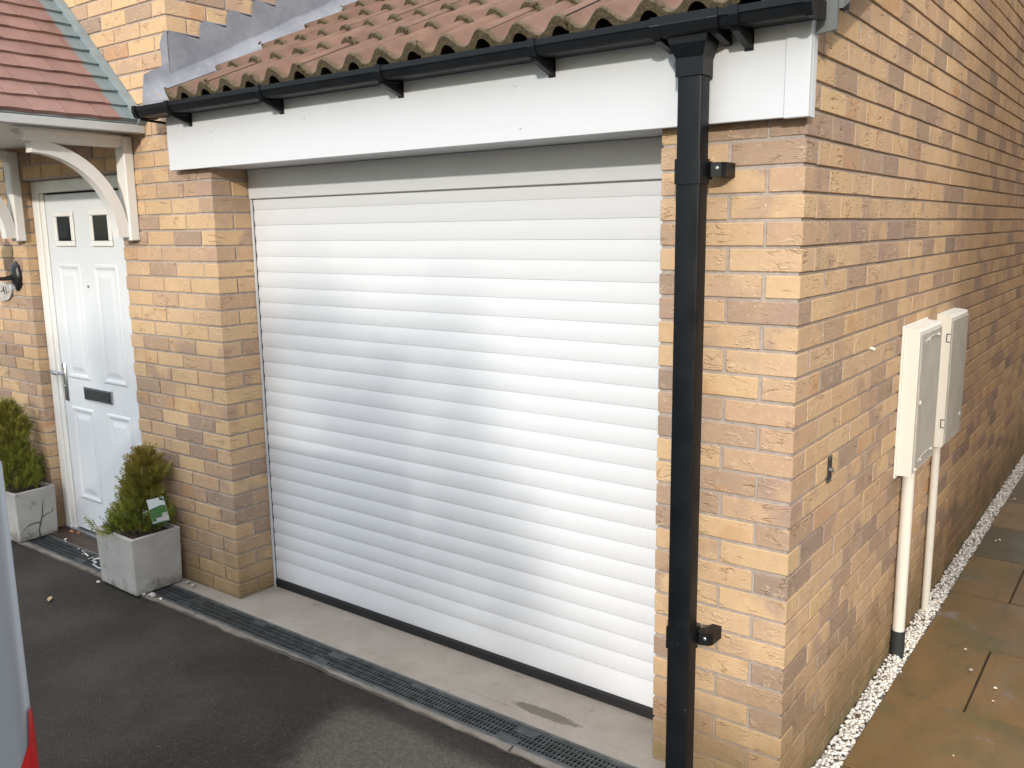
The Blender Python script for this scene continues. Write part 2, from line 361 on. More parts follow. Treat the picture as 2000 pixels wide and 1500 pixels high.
# ------------------------------------------------------------------ mesh builder
BASE = {}
class MB:
    def __init__(s): s.v = []; s.f = []; s.mi = []; s.sd = []; s.ms = {}
    def add(s, vs, fs, mi=0, seed=0.0, moss=None):
        o = len(s.v); s.v += [tuple(p) for p in vs]
        for f in fs: s.f.append([o + i for i in f]); s.mi.append(mi); s.sd.append(seed)
        if moss is not None:
            for i, q in enumerate(moss): s.ms[o + i] = q
    def box(s, x0, x1, y0, y1, z0, z1, mi=0, seed=0.0):
        v = [(x, y, z) for z in (z0, z1) for y in (y0, y1) for x in (x0, x1)]
        s.add(v, [(0, 2, 3, 1), (4, 5, 7, 6), (0, 1, 5, 4), (2, 6, 7, 3), (0, 4, 6, 2), (1, 3, 7, 5)], mi, seed)
    def cbox(s, x0, x1, y0, y1, z0, z1, c=0.003, mi=0, seed=0.0, M=None):
        P = []
        X, Y, Z = (x0, x1), (y0, y1), (z0, z1)
        idx = {}
        for i in (0, 1):
            for j in (0, 1):
                for k in (0, 1):
                    dx, dy, dz = (c if i == 0 else -c), (c if j == 0 else -c), (c if k == 0 else -c)
                    for ax, p in enumerate(((X[i], Y[j] + dy, Z[k] + dz), (X[i] + dx, Y[j], Z[k] + dz), (X[i] + dx, Y[j] + dy, Z[k]))):
                        idx[(i, j, k, ax)] = len(P); P.append(p)
        I = lambda i, j, k, a: idx[(i, j, k, a)]
        F = []
        for i in (0, 1):
            q = [I(i, 0, 0, 0), I(i, 1, 0, 0), I(i, 1, 1, 0), I(i, 0, 1, 0)]; F.append(q if i else q[::-1])
            q = [I(0, i, 0, 1), I(1, i, 0, 1), I(1, i, 1, 1), I(0, i, 1, 1)]; F.append(q[::-1] if i else q)
            q = [I(0, 0, i, 2), I(1, 0, i, 2), I(1, 1, i, 2), I(0, 1, i, 2)]; F.append(q if i else q[::-1])
        for a in (0, 1):
            for b in (0, 1):
                q = [I(a, b, 0, 0), I(a, b, 1, 0), I(a, b, 1, 1), I(a, b, 0, 1)]; F.append(q if a != b else q[::-1])
                q = [I(a, 0, b, 0), I(a, 0, b, 2), I(a, 1, b, 2), I(a, 1, b, 0)]; F.append(q if a != b else q[::-1])
                q = [I(0, a, b, 1), I(1, a, b, 1), I(1, a, b, 2), I(0, a, b, 2)]; F.append(q if a == b else q[::-1])
                for k in (0, 1):
                    q = [I(a, b, k, 0), I(a, b, k, 1), I(a, b, k, 2)]; F.append(q if (a + b + k) % 2 else q[::-1])
        if M is not None: P = [tuple(M @ Vector(p)) for p in P]
        s.add(P, F, mi, seed)
    def prism(s, poly, axis, a0, a1, mi=0, seed=0.0):
        """poly of 2D points in the two remaining axes (order x,y,z), extruded along axis"""
        def mk(p, a):
            return {'x': (a, p[0], p[1]), 'y': (p[0], a, p[1]), 'z': (p[0], p[1], a)}[axis]
        n = len(poly); v = [mk(p, a0) for p in poly] + [mk(p, a1) for p in poly]
        f = [tuple(range(n))[::-1], tuple(range(n, 2 * n))] + [(i, (i + 1) % n, n + (i + 1) % n, n + i) for i in range(n)]
        s.add(v, f, mi, seed)
    def tube(s, pts, rad, seg=12, mi=0, seed=0.0, cap=True):
        pts = [Vector(p) for p in pts]; n = len(pts)
        rad = rad if isinstance(rad, (list, tuple)) else [rad] * n
        V = []
        for i, p in enumerate(pts):
            t = (pts[min(i + 1, n - 1)] - pts[max(i - 1, 0)]).normalized()
            a = t.cross(Vector((0.03, 0.02, 1)) if abs(t.z) < 0.95 else Vector((1, 0.01, 0))).normalized(); b = t.cross(a)
            V += [p + rad[i] * (math.cos(2 * math.pi * k / seg) * a + math.sin(2 * math.pi * k / seg) * b) for k in range(seg)]
        F = [(i * seg + k, i * seg + (k + 1) % seg, (i + 1) * seg + (k + 1) % seg, (i + 1) * seg + k) for i in range(n - 1) for k in range(seg)]
        if cap: F += [tuple(range(seg))[::-1], tuple(range((n - 1) * seg, n * seg))]
        s.add(V, F, mi, seed)
    def lathe(s, prof, c, seg=24, axis='z', mi=0):
        V = []
        for r, h in prof:
            for k in range(seg):
                a = 2 * math.pi * k / seg; p, q = r * math.cos(a), r * math.sin(a)
                V.append((c[0] + p, c[1] + q, c[2] + h) if axis == 'z' else ((c[0] + p, c[1] + h, c[2] + q) if axis == 'y' else (c[0] + h, c[1] + p, c[2] + q)))
        n = len(prof)
        F = [(i * seg + k, i * seg + (k + 1) % seg, (i + 1) * seg + (k + 1) % seg, (i + 1) * seg + k) for i in range(n - 1) for k in range(seg)]
        F += [tuple(range(seg))[::-1], tuple(range((n - 1) * seg, n * seg))]
        s.add(V, F, mi)
    def blob(s, c, r, seed, mi=0, squash=(1, 1, 1)):
        g = (1 + 5 ** 0.5) / 2
        iv = [(-1, g, 0), (1, g, 0), (-1, -g, 0), (1, -g, 0), (0, -1, g), (0, 1, g), (0, -1, -g), (0, 1, -g), (g, 0, -1), (g, 0, 1), (-g, 0, -1), (-g, 0, 1)]
        fi = [(0, 11, 5), (0, 5, 1), (0, 1, 7), (0, 7, 10), (0, 10, 11), (1, 5, 9), (5, 11, 4), (11, 10, 2), (10, 7, 6), (7, 1, 8), (3, 9, 4), (3, 4, 2), (3, 2, 6), (3, 6, 8), (3, 8, 9), (4, 9, 5), (2, 4, 11), (6, 2, 10), (8, 6, 7), (9, 8, 1)]
        q = Matrix.Rotation(rnd.uniform(0, 6.28), 3, 'Z') @ Matrix.Rotation(rnd.uniform(0, 6.28), 3, 'X')
        V = []
        for p in iv:
            w = q @ (Vector(p) / 1.902 * r * rnd.uniform(0.72, 1.15))
            V.append((c[0] + w.x * squash[0], c[1] + w.y * squash[1], c[2] + w.z * squash[2]))
        s.add(V, fi, mi, seed)
    def build(s, name, mats, parent=None, smooth=None, loc=None, fix=False):
        if not isinstance(mats, (list, tuple)): mats = [mats]
        b = BASE[parent.name] if parent is not None else Vector(loc or (0, 0, 0))
        me = bpy.data.meshes.new(name)
        me.from_pydata([(p[0] - b.x, p[1] - b.y, p[2] - b.z) for p in s.v], [], s.f)
        for m in mats: me.materials.append(m)
        me.polygons.foreach_set('material_index', s.mi)
        a = me.attributes.new('seed', 'FLOAT', 'FACE'); a.data.foreach_set('value', s.sd)
        if s.ms:
            a = me.attributes.new('moss', 'FLOAT', 'POINT'); a.data.foreach_set('value', [s.ms.get(i, 0.0) for i in range(len(s.v))])
        if fix:
            bm = bmesh.new(); bm.from_mesh(me); bmesh.ops.recalc_face_normals(bm, faces=bm.faces); bm.to_mesh(me); bm.free()
        if smooth:
            me.polygons.foreach_set('use_smooth', [True] * len(me.polygons))
            try: me.set_sharp_from_angle(angle=R(smooth))
            except Exception: pass
        me.update()
        o = bpy.data.objects.new(name, me); COL.objects.link(o)
        if parent is not None: o.parent = parent; BASE[o.name] = b.copy()
        else: o.location = b; BASE[o.name] = b.copy()
        return o

def thing(name, label, cat, loc=(0, 0, 0), group=None):
    o = bpy.data.objects.new(name, None); COL.objects.link(o); o.location = loc; o.empty_display_size = 0.1
    BASE[o.name] = Vector(loc); tag(o, label, cat, group); return o
def tag(o, label, cat, group=None):
    o['label'] = label; o['category'] = cat
    if group: o['group'] = group
    return o
def kind(o, k): o['kind'] = k; return o

# ------------------------------------------------------------------ ground, driveway, paving
m = MB(); m.box(-400, 400, -400, 400, -1.0, -0.13); kind(m.build('ground', EARTH), 'structure')
m = MB(); m.box(-14, 2.4, -14, -0.25, -0.12, -0.006); kind(m.build('driveway', ASPH), 'structure')
m = MB(); m.box(-60, 60, -20, -14.01, -0.12, -0.03); kind(m.build('road', ASPH), 'structure')

# concrete apron in front of the roller door, with the step down into the drain
m = MB(); m.box(-3.3, -0.02, -0.078, 0.32, -0.10, 0.0); m.box(-5.6, -3.3, -0.078, 0.12, -0.10, -0.004)
kind(m.build('apron', APRON), 'structure')
# haunch of concrete on the driveway side of the drain, ragged against the tarmac
m = MB(); xs = [-5.4 + 0.03 * i for i in range(184)]
def rag(x): 
    t = 0.5 + 0.5 * math.sin(x * 5.1 + 1.3 * math.sin(x * 2.3)); 
    b = -0.240 - 0.014 * t - 0.006 * math.sin(x * 41) * math.sin(x * 13)
    if -2.4 < x < -1.75: b += 0.017 * min(1, (x + 2.4) * 8, (-1.75 - x) * 8)
    return min(b, -0.2255)
for a, b in zip(xs[:-1], xs[1:]):
    m.add([(a, -0.2225, 0.002), (b, -0.2225, 0.002), (b, rag(b), 0.0), (a, rag(a), 0.0), (a, rag(a), -0.02), (b, rag(b), -0.02)], [(0, 3, 2, 1), (3, 4, 5, 2)])
for c in (-0.87, -3.66, -2.76): m.add([(c, -0.2226, 0.0032), (c + 0.007, -0.2226, 0.0032), (c + 0.012, rag(c) - 0.001, 0.0012), (c + 0.004, rag(c) - 0.001, 0.0012)], [(0, 3, 2, 1)], 1)
kind(m.build('kerb', [KERB, SOIL]), 'structure')

# paving slabs
m = MB()
SL = [(0.082, 1.10, -0.9, -0.25), (0.082, 0.46, -0.242, 0.25)]
def slab(x0, x1, y0, y1):
    g = 0.0035; h = 0.0016; z = -0.038 + rnd.uniform(-0.0015, 0.0015)
    m.cbox(x0 + g, x1 - g, y0 + h, y1 - h, z - 0.03, z, 0.003, 0, rnd.random())
rows = [(-0.20, 0.40), (0.40, 1.004), (1.004, 1.605), (1.605, 2.20), (2.20, 2.80), (2.80, 3.40), (3.40, 4.0), (4.0, 4.6), (4.6, 5.2), (5.2, 5.8), (5.8, 6.4), (6.4, 7.0), (7.0, 7.6)]
cuts = [[0.55, 1.15], [0.95, 1.5], [0.352, 0.952], [0.66, 1.26], [0.342, 0.942], [0.95, 1.5], [0.36, 0.96], [0.66, 1.3], [0.36, 0.96], [0.9], [0.4, 1.0], [0.7], [0.4]]
for (y0, y1), c in zip(rows, cuts):
    e = [0.074 + rnd.uniform(0, 0.006)] + c + [2.4]
    for a, b in zip(e[:-1], e[1:]): slab(a, b, y0, y1)
m.box(0.08, 2.4, -0.2, 7.6, -0.12, -0.047, 1)
kind(m.build('paving', [PAVE, SOIL]), 'structure')

# ------------------------------------------------------------------ brickwork
XL, XR, XD1, XD0, XH = -2.716, -0.44, -3.508, -4.555, -2.975
def zj(j): return 2.03 - 0.075 * (j - 1)
def brick(mb, x0, x1, y0, y1, r, ch=None):
    z0, z1 = zj(r) + 0.005, zj(r - 1) - 0.005
    j = lambda a=0.0012: rnd.uniform(-a, a)
    t = rnd.uniform(-0.0016, 0.0016)
    mb.cbox(x0 + j(), x1 + j(), y0 + t, y1 + t, z0 + j(0.0009), z1 + j(0.0009), ch or rnd.uniform(0.0015, 0.0028), 0, rnd.random())
TAN = 0.5
def roofz(y): return 2.33 + TAN * y if y < 3.5 else 2.33 + TAN * (7.0 - y)
gw = MB()     # garage wall
hw = MB()     # house wall
# right pier and side wall
for r in range(30, -30, -1):
    zt = zj(r - 1); zb = zj(r)
    ev = r % 2 == 0
    if zt < 2.13:
        if ev: brick(gw, -0.215, 0, 0, 0.1025, r); brick(gw, -0.44, -0.225, 0, 0.1025, r)
        else: brick(gw, -0.1025, 0, 0, 0.215, r); brick(gw, -0.3275, -0.1125, 0, 0.1025, r); brick(gw, -0.44, -0.3375, 0, 0.1025, r)
    else:
        if ev: brick(gw, -0.215, 0, 0, 0.1025, r) if zt < roofz(0.05) else None
        elif zt < roofz(0.1): brick(gw, -0.1025, 0, 0, 0.215, r)
    y = 0.1125 if ev else 0.225
    while y < 7.0:
        y1 = min(y + 0.215, 7.0)
        if y1 - y > 0.05 and zt < min(roofz(y), roofz(y1)) + 0.06: brick(gw, -0.1025, 0, y, y1, r, 0.0014); gw.box(-0.02, -0.0013, y - 0.0098, y - 0.0002, zj(r) + 0.0052, zj(r - 1) - 0.0052, 1)
        y += 0.225
gw.box(-0.435, -0.0070, 0.0045, 0.2145, -0.12, 2.12, 1)
gw.prism([(0.2146, -0.12), (6.99, -0.12), (6.99, 2.30), (3.5, 4.02), (0.2146, 2.36)], 'x', -0.11, -0.0070, 1)
gw.box(-0.2, -0.0070, 0.0045, 0.2145, 2.1202, 2.335, 1); gw.box(-2.97, -0.12, 6.9, 6.98, -0.12, 2.3, 1)
gw.box(XL - 0.5, -0.11, 0.33, 0.35, 1.9, 2.36, 1)
# left pier and house front
for r in range(30, -42, -1):
    zt = zj(r - 1); zb = zj(r); ev = r % 2 == 0
    if zt > 5.06: break
    if zt < 2.34:
        if ev:
            brick(gw, XL - 0.215, XL, 0, 0.1025, r); x = XL - 0.225
            if zt < 2.13: brick(gw, XL - 0.1025, XL, 0.1125, 0.215, r)
        else:
            brick(gw, XL - 0.1025, XL, 0, 0.215, r); x = XL - 0.1125
    else:
        if ev: brick(hw, XH - 0.215, XH, 0, 0.1025, r); x = XH - 0.225; y = 0.1125
        else: brick(hw, XH - 0.1025, XH, 0, 0.215, r); x = XH - 0.1125; y = 0.225
        while y < 7.5:
            brick(hw, XH - 0.1025, XH, y, min(y + 0.215, 7.5), r); y += 0.225
    below = zt < 2.115
    while x > -7.9:
        x0 = x - 0.215
        segs = [(x0, x)]
        if below:
            if x0 >= XD0 and x <= XD1: segs = []
            elif x0 < XD1 < x: segs = [(XD1, x)] if x - XD1 > 0.02 else []
            elif x0 < XD0 < x: segs = [(x0, XD0)] if XD0 - x0 > 0.02 else []
        for a, b in segs: brick(gw if a > XH else hw, a, b, 0, 0.1025, r)
        x -= 0.225
gw.box(-2.97, XL - 0.0055, 0.0055, 0.2145, -0.12, 2.35, 1)
hw.box(XD1 + 0.0055, -2.9702, 0.0055, 0.12, -0.12, 2.1, 1)
hw.box(-7.9, XD0 - 0.0055, 0.0055, 0.12, -0.12, 2.1, 1)
hw.box(-7.9, -2.9805, 0.0055, 0.12, 2.1002, 5.0, 1)
hw.box(-3.08, -2.9805, 0.1202, 7.45, 2.1, 5.0, 1)
hw.box(-7.9, -7.8, 0.1202, 7.45, -0.12, 5.0, 1); hw.box(-7.8, -3.0, 7.46, 7.5, -0.12, 5.0, 1)

garage = thing('garage', 'buff brick garage with white roller shutter door, black gutter and red tiled roof', 'garage', (-1.36, 0, 0))
house = thing('brick_house', 'buff brick house with white panelled front door, left of the garage', 'house', (-5.4, 0, 0))
gw.build('wall', [BRICK, MORTAR], garage)
hw.build('wall', [BRICK, MORTAR], house)
# house roof above the frame
m = MB(); m.prism([(-0.4, 5.0), (3.75, 7.2), (7.9, 5.0), (7.9, 5.1), (3.75, 7.32), (-0.4, 5.1)], 'x', -8.2, -2.75); m.box(-8.0, -2.9, -0.3, 7.8, 4.985, 5.03)
m.build('roof', TILE, house)

# ------------------------------------------------------------------ garage roof: pantiles
CT = math.cos(math.atan(TAN)); ST = math.sin(math.atan(TAN))
Y0, Z0 = -0.125, 2.359            # trough line of the eaves tiles
PER = 0.15; XC = -1.019           # a crest sits here
def prof(x):
    t = ((x - XC) / PER) % 1.0
    c = 0.5 + 0.5 * math.cos(2 * math.pi * t)
    return 0.047 * c ** 1.1
tm = MB()
XT0, XT1 = -2.805, 0.055
EXP = 0.2995; NR = 13
def P3(x, s, h): return (x, Y0 + s * CT - h * ST, Z0 + s * ST + h * CT)
for row in range(NR):
    s0 = row * EXP; s1 = s0 + EXP + 0.05
    n0 = math.floor((XT0 - (XC + 0.03)) / 0.30); x = XC + 0.03 + 0.30 * n0
    while x < XT1:
        xa, xb = max(x, XT0), min(x + 0.30, XT1)
        if xb - xa > 0.02:
            N = max(2, int((xb - xa) / 0.0107))
            tilt = rnd.uniform(-0.002, 0.003); ds = rnd.uniform(-0.004, 0.004); sd = rnd.random()
            TH = 0.020
            S = [s0 + ds, s0 + ds + 0.006, s0 + 0.05, s0 + 0.16, s1]
            V = []; MS = []
            for k, ss in enumerate(S):
                for i in range(N + 1):
                    xx = xa + (xb - xa) * i / N - (0.003 if i == N else 0)
                    lift = 0.025 * (1 - (ss - s0) / (s1 - s0)) + tilt
                    rim = -0.004 if k == 0 else 0
                    lap = 0.007 * max(0.0, 1 - (xx - x) / 0.02) if xx - x < 0.02 else 0
                    V.append(P3(xx, ss, prof(xx) + lift + rim + lap)); MS.append((0.85, 0.66, 0.22, 0.02, 0.0)[k])
            F = []
            for k in range(4):
                for i in range(N):
                    a = k * (N + 1) + i; F.append((a, a + 1, a + N + 2, a + N + 1))
            o = len(V)
            for i in range(N + 1):      # front lip
                xx = xa + (xb - xa) * i / N - (0.003 if i == N else 0)
                lap = 0.007 * max(0.0, 1 - (xx - x) / 0.02) if xx - x < 0.02 else 0
                th = TH - 0.004 + 0.018 * (1 - prof(xx) / 0.056)
                V.append(P3(xx, s0 + ds + 0.001, -0.017 + 0.056 * max(0.0, 0.12 + 0.88 * math.cos(2 * math.pi * ((xx - XC) / PER))) ** 0.55 + tilt + (0.0 if row == 0 else 0.006))); MS.append(1.0)
            for i in range(N): F.append((o + i, o + i + 1, i + 1, i))
            o2 = len(V)
            for i in range(N + 1):      # underside
                xx = xa + (xb - xa) * i / N
                V.append(P3(xx, s1, prof(xx) - TH)); MS.append(0.3)
            for i in range(N): F.append((o2 + i, o2 + i + 1, o + i + 1, o + i))
            for i, aa in ((0, 1), (N, 0)):   # side edges
                q = [o + i, i, 4 * (N + 1) + i, o2 + i]; F.append(q if aa else q[::-1])
            tm.add(V, F, 0, sd, MS)
            if x > XT0 - 0.01:   # side lap between neighbouring tiles, its shade painted as a near-black strip
                tm.add([P3(x + dx_, ss, prof(x + dx_) + 0.025 * (1 - (ss - s0) / (s1 - s0)) + hh_) for ss in (s0 + 0.012, s1 - 0.06) for dx_, hh_ in ((-0.0065, 0.0012), (0.0005, 0.0055))], [(0, 1, 3, 2)], 1, 0.0, [0, 0, 0, 0])
            if row < NR and x > XT0 - 0.01:  # moss tufts lodged at the lap
                for _ in range(3):
                    px = x + rnd.uniform(-0.012, 0.02); b = P3(px, s0 + rnd.uniform(-0.004, 0.012), prof(px) + rnd.uniform(0.012, 0.034))
                    i0 = len(tm.v); tm.blob(b, rnd.uniform(0.003, 0.008), sd)
                    for q in range(i0, len(tm.v)): tm.ms[q] = 1.0
        x += 0.30
roof = tm.build('roof', [TILE, VOID], garage, smooth=50)
# felt and battens under the tiles, and the far slope behind the ridge
m = MB()
m.add([P3(-2.96, 0.03, -0.012), P3(0.0, 0.03, -0.012), P3(0.0, 3.99, -0.012), P3(-2.96, 3.99, -0.012)], [(0, 1, 2, 3)])
m.build('roof_felt', VOID, garage)
m = MB(); m.prism([(3.45, 4.14), (7.3, 2.2), (7.3, 2.24), (3.45, 4.20)], 'x', -2.97, 0.03); m.build('rear_roof', TILE, garage)
# dry verge along the right edge
m = MB()
def vq(y): return 2.352 + TAN * (y + 0.125)
for a, b in [(-0.025 + 0.27 * i, -0.025 + 0.27 * i + 0.285) for i in range(13)]:
    l = 0.004
    m.prism([(a, vq(a) - 0.062 + l), (b, vq(b) - 0.062), (b, vq(b) + 0.065), (a, vq(a) + 0.065 + l)], 'x', 0.078, 0.086 + l)
    m.prism([(a, vq(a) - 0.062 + l), (b, vq(b) - 0.062), (b, vq(b) - 0.056), (a, vq(a) - 0.056 + l)], 'x', 0.002, 0.0778)
    m.prism([(a, vq(a) + 0.055 + l), (b, vq(b) + 0.055), (b, vq(b) + 0.067), (a, vq(a) + 0.067 + l)], 'x', -0.045, 0.0775)
m.prism([(0.024, 2.286), (0.0775, 2.292), (0.0775, 2.372), (0.024, 2.372)], 'y', -0.034, -0.026)
m.build('verge_cap', VERGE, garage, fix=True)

# ------------------------------------------------------------------ lead flashing up the house wall
m = MB()
xw = XH + 0.004
ny = 30
ys = [-0.10 + 3.6 * (i / ny) for i in range(ny + 1)]
def rz(y): return 2.352 + TAN * (y + 0.125)
sec = [(xw, 0.155), (xw + 0.002, 0.115), (xw + 0.012, 0.075), (xw + 0.04, 0.042), (xw + 0.085, 0.035), (xw + 0.13, 0.034), (xw + 0.165, 0.030), (xw + 0.20, 0.012)]
V = []
for y in ys:
    for i, (x, h) in enumerate(sec): V.append((x, y, rz(y) + h + (0.006 * math.sin(y * 9 + i) if i > 2 else 0)))
k = len(sec); F = [(a * k + i, a * k + i + 1, (a + 1) * k + i + 1, (a + 1) * k + i) for a in range(ny) for i in range(k - 1)]
m.add(V, F)
# rounded lead turned down over the eaves tile end
V = []
for i, (x, h) in enumerate(sec):
    V.append((x, -0.10, rz(-0.10) + h)); V.append((x, -0.135, rz(-0.10) + h - 0.02)); V.append((x - 0.01, -0.142, rz(-0.10) + h * 0.6 - 0.035)); V.append((x - 0.012, -0.143, rz(-0.1) + h * 0.3 - 0.03))
m.add(V, [(4 * i + j, 4 * i + j + 1, 4 * i + j + 5, 4 * i + j + 4) for i in range(k - 1) for j in range(3)])
# stepped cover flashing, one saw tooth a course
i = 0; y = 0.0
for n in range(16):
    zt = 2.705 + 0.075 * n; ya = -0.0 if n == 0 else 0.032 + 0.154 * n; yb = 0.032 + 0.154 * (n + 1) + 0.012
    x = xw + 0.005 + 0.0012 * (n % 2)
    yl = ya - 0.03 if n else ya
    poly = [(yl, rz(yl) + 0.10), (yb, rz(yb) + 0.10), (yb + 0.012, zt - 0.012), (ya + 0.01, zt + 0.004), (ya - 0.012 if n else ya, zt - 0.02)]
    m.prism(poly, 'x', x - 0.003, x)
    m.prism([(ya, zt), (yb, zt), (yb, zt + 0.005), (ya, zt + 0.005)], 'x', x - 0.02, x - 0.0005)
m.prism([(-3.028, 2.66), (-3.018, 2.50), (-2.968, 2.455), (-2.968, 2.705), (-3.0, 2.70)], 'y', -0.006, -0.003)
m.build('lead_flashing', LEAD, garage, smooth=35, fix=True)

# ------------------------------------------------------------------ fascia, soffit, header
m = MB(); m.cbox(-2.957, -0.045, -0.05, -0.032, 2.079, 2.345, 0.0015)
fas = m.build('fascia', UPVC, garage)
m = MB(); m.cbox(-0.048, 0.020, -0.054, -0.031, 2.076, 2.347, 0.002); m.cbox(0.004, 0.020, -0.0305, 0.0, 2.076, 2.347, 0.0015); m.build('end_trim', UPVC, fas)
for x, z in ((-2.86, 2.225), (-2.62, 2.235), (-2.62, 2.21), (-2.0, 2.235), (-0.95, 2.255), (-0.93, 2.12), (-0.38, 2.25)):
    m = MB(); m.lathe([(0.0055, 0), (0.0055, -0.002), (0.003, -0.0035)], (x, -0.0501, z), 10, 'y'); m.build('nail_cap', UPVC, fas)
m = MB(); m.box(-2.957, 0.0, -0.0315, -0.0045, 2.083, 2.090); m.box(XL + 0.002, XR - 0.002, -0.004, 0.21, 2.083, 2.090); m.build('soffit', UPVC, garage)
m = MB(); m.cbox(XL + 0.004, XR - 0.003, 0.197, 0.215, 1.9475, 2.082, 0.002); m.box(XL + 0.004, XR - 0.003, 0.2155, 0.30, 1.948, 1.956)
m.build('header_panel', UPVC, garage)

# ------------------------------------------------------------------ roller shutter
m = MB(); zt = 1.9465; pitch_ = 0.0729
lines = [1.8955 - pitch_ * i for i in range(25)]
prof_pts = []
def slat(zhi, zlo):
    n = 9; jy = rnd.uniform(-0.0005, 0.0005); bz = rnd.uniform(0.93, 1.07)
    for i in range(n + 1):
        t = i / n
        h = 0.0048 * (math.sin(math.pi * (0.06 + 0.88 * t)) ** 0.75) 
        prof_pts.append((0.2205 - h * bz + jy, zhi - (zhi - zlo) * t))
    prof_pts.append((0.2225, zlo - 0.0004)); prof_pts.append((0.2225, zlo - 0.0014))
slat(zt + 0.02, lines[0] + 0.001)
for a, b in zip(lines[:-1], lines[1:]): slat(a, b + 0.0015)
slat(lines[-1], 0.044)
xa, xb = XL + 0.012, XR - 0.012
n = len(prof_pts)
V = [(xa, y, z) for y, z in prof_pts] + [(xb, y, z) for y, z in prof_pts]
m.add(V, [(i, i + 1, n + i + 1, n + i) for i in range(n - 1)])
m.box(xa, xb, 0.2235, 0.2335, 0.03, 1.96)
rd = m.build('roller_door', SHUT, garage, smooth=38)
m = MB(); m.prism([(0.2085, 0.004), (0.2085, 0.036), (0.2125, 0.044), (0.2295, 0.044), (0.2295, 0.004)], 'x', xa, xb); m.build('bottom_seal', RUB, rd)
for s in (0, 1):
    m = MB(); x = XL + 0.002 if s == 0 else XR - 0.010
    m.box(x, x + 0.0075, 0.205, 0.2165, 0.002, 1.947); m.box(x, x + 0.004, 0.217, 0.25, 0.002, 1.947)
    m.build('guide_rail', UPVC, rd)
    m = MB(); x = XL + 0.0098 if s == 0 else XR - 0.0128; m.box(x, x + 0.003, 0.2145, 0.219, 0.003, 1.947); m.build('brush_seal', RUB, rd)
m = MB(); m.box(XL, XR, 0.26, 0.30, 0.0, 2.0); m.build('door_backing', VOID, garage)

# ------------------------------------------------------------------ gutter and downpipe
def gsec(o=0.0, d=0.0):
    return [(-0.053 - 0, 2.358 + d), (-0.053, 2.318 - o), (-0.148 - o, 2.314 - o), (-0.1545 - o, 2.318 - o), (-0.1625 - o, 2.338), (-0.1665 - o, 2.342), (-0.1665 - o, 2.360 + d), (-0.160, 2.361 + d)]
inner = [(-0.160, 2.342), (-0.151, 2.322), (-0.057, 2.322), (-0.057, 2.358)]
gut = MB()
gut.prism(gsec() + inner, 'x', -3.03, 0.05)
g = gut.build('gutter', GUT, garage, fix=True)
def sleeve(x0, x1, name, o=0.004):
    mm = MB(); a = gsec(o, 0.003); b = [(p[0] + (0.0035 if p[0] < -0.06 else 0), p[1] + 0.001) for p in gsec(0.0005, -0.003)]
    mm.prism([(-0.0525, 2.3135), (-0.149 - o, 2.3095), (-0.156 - o, 2.3145), (-0.1665 - o, 2.339), (-0.1705 , 2.3425), (-0.1705, 2.3635), (-0.158, 2.3645),
              (-0.158, 2.3615), (-0.167, 2.3612), (-0.167, 2.3425), (-0.163, 2.338), (-0.155, 2.3176), (-0.1482, 2.3137), (-0.0525, 2.3165)], 'x', x0, x1)
    return mm
for x in (-2.764, -2.129, -1.462, -0.802, -0.150):
    mm = sleeve(x - 0.014, x + 0.012, '')
    mm.prism([(-0.1545, 2.3088), (-0.150, 2.300), (-0.053, 2.268), (-0.053, 2.3088)], 'x', x - 0.011, x + 0.009)
    mm.box(x - 0.014, x + 0.012, -0.0528, -0.0506, 2.264, 2.35)
    mm.build('bracket', GUT, g, fix=True)
mm = sleeve(0.036, 0.056, ''); mm.prism([(-0.0525, 2.315), (-0.152, 2.312), (-0.168, 2.342), (-0.168, 2.36), (-0.0525, 2.36)], 'x', 0.0505, 0.0555); mm.build('end_cap', GUT, g, fix=True)
mm = sleeve(-3.036, -3.012, ''); mm.prism([(-0.0525, 2.315), (-0.152, 2.312), (-0.168, 2.342), (-0.168, 2.36), (-0.0525, 2.36)], 'x', -3.0355, -3.0305); mm.build('end_cap', GUT, g, fix=True)
# running outlet with its tapered spigot
mm = sleeve(-0.395, -0.365, '', 0.006); 
mm2 = sleeve(-0.365, -0.225, '', 0.0045); mm.add(mm2.v, mm2.f); mm2 = sleeve(-0.225, -0.195, '', 0.006); mm.add(mm2.v, mm2.f)
za, zb, zc = 2.3092, 2.268, 2.205
def ring(x0, x1, y0, y1, z): return [(x0, y0, z), (x1, y0, z), (x1, y1, z), (x0, y1, z)]
L = [ring(-0.352, -0.232, -0.147, -0.062, za), ring(-0.347, -0.236, -0.145, -0.062, zb + 0.022), ring(-0.3345, -0.2515, -0.128, -0.0605, zb - 0.014), ring(-0.3345, -0.2515, -0.128, -0.0605, zc)]
V = [p for q in L for p in q]; mm.add(V, [(4 * i + j, 4 * i + (j + 1) % 4, 4 * i + 4 + (j + 1) % 4, 4 * i + 4 + j) for i in range(3) for j in range(4)] + [(12, 13, 14, 15)])
for x in (-0.38, -0.21): mm.prism([(-0.1545, 2.3088), (-0.148, 2.302), (-0.053, 2.284), (-0.053, 2.3088)], 'x', x - 0.010, x + 0.010)
mm.build('outlet', GUT, g, fix=True)
# little drain rod sticking out by the left stop end
mm = MB(); mm.tube([(-3.00, -0.150, 2.305), (-2.985, -0.10, 2.300), (-2.968, -0.045, 2.294)], 0.006, 8); mm.build('overflow_spout', GUT, g)

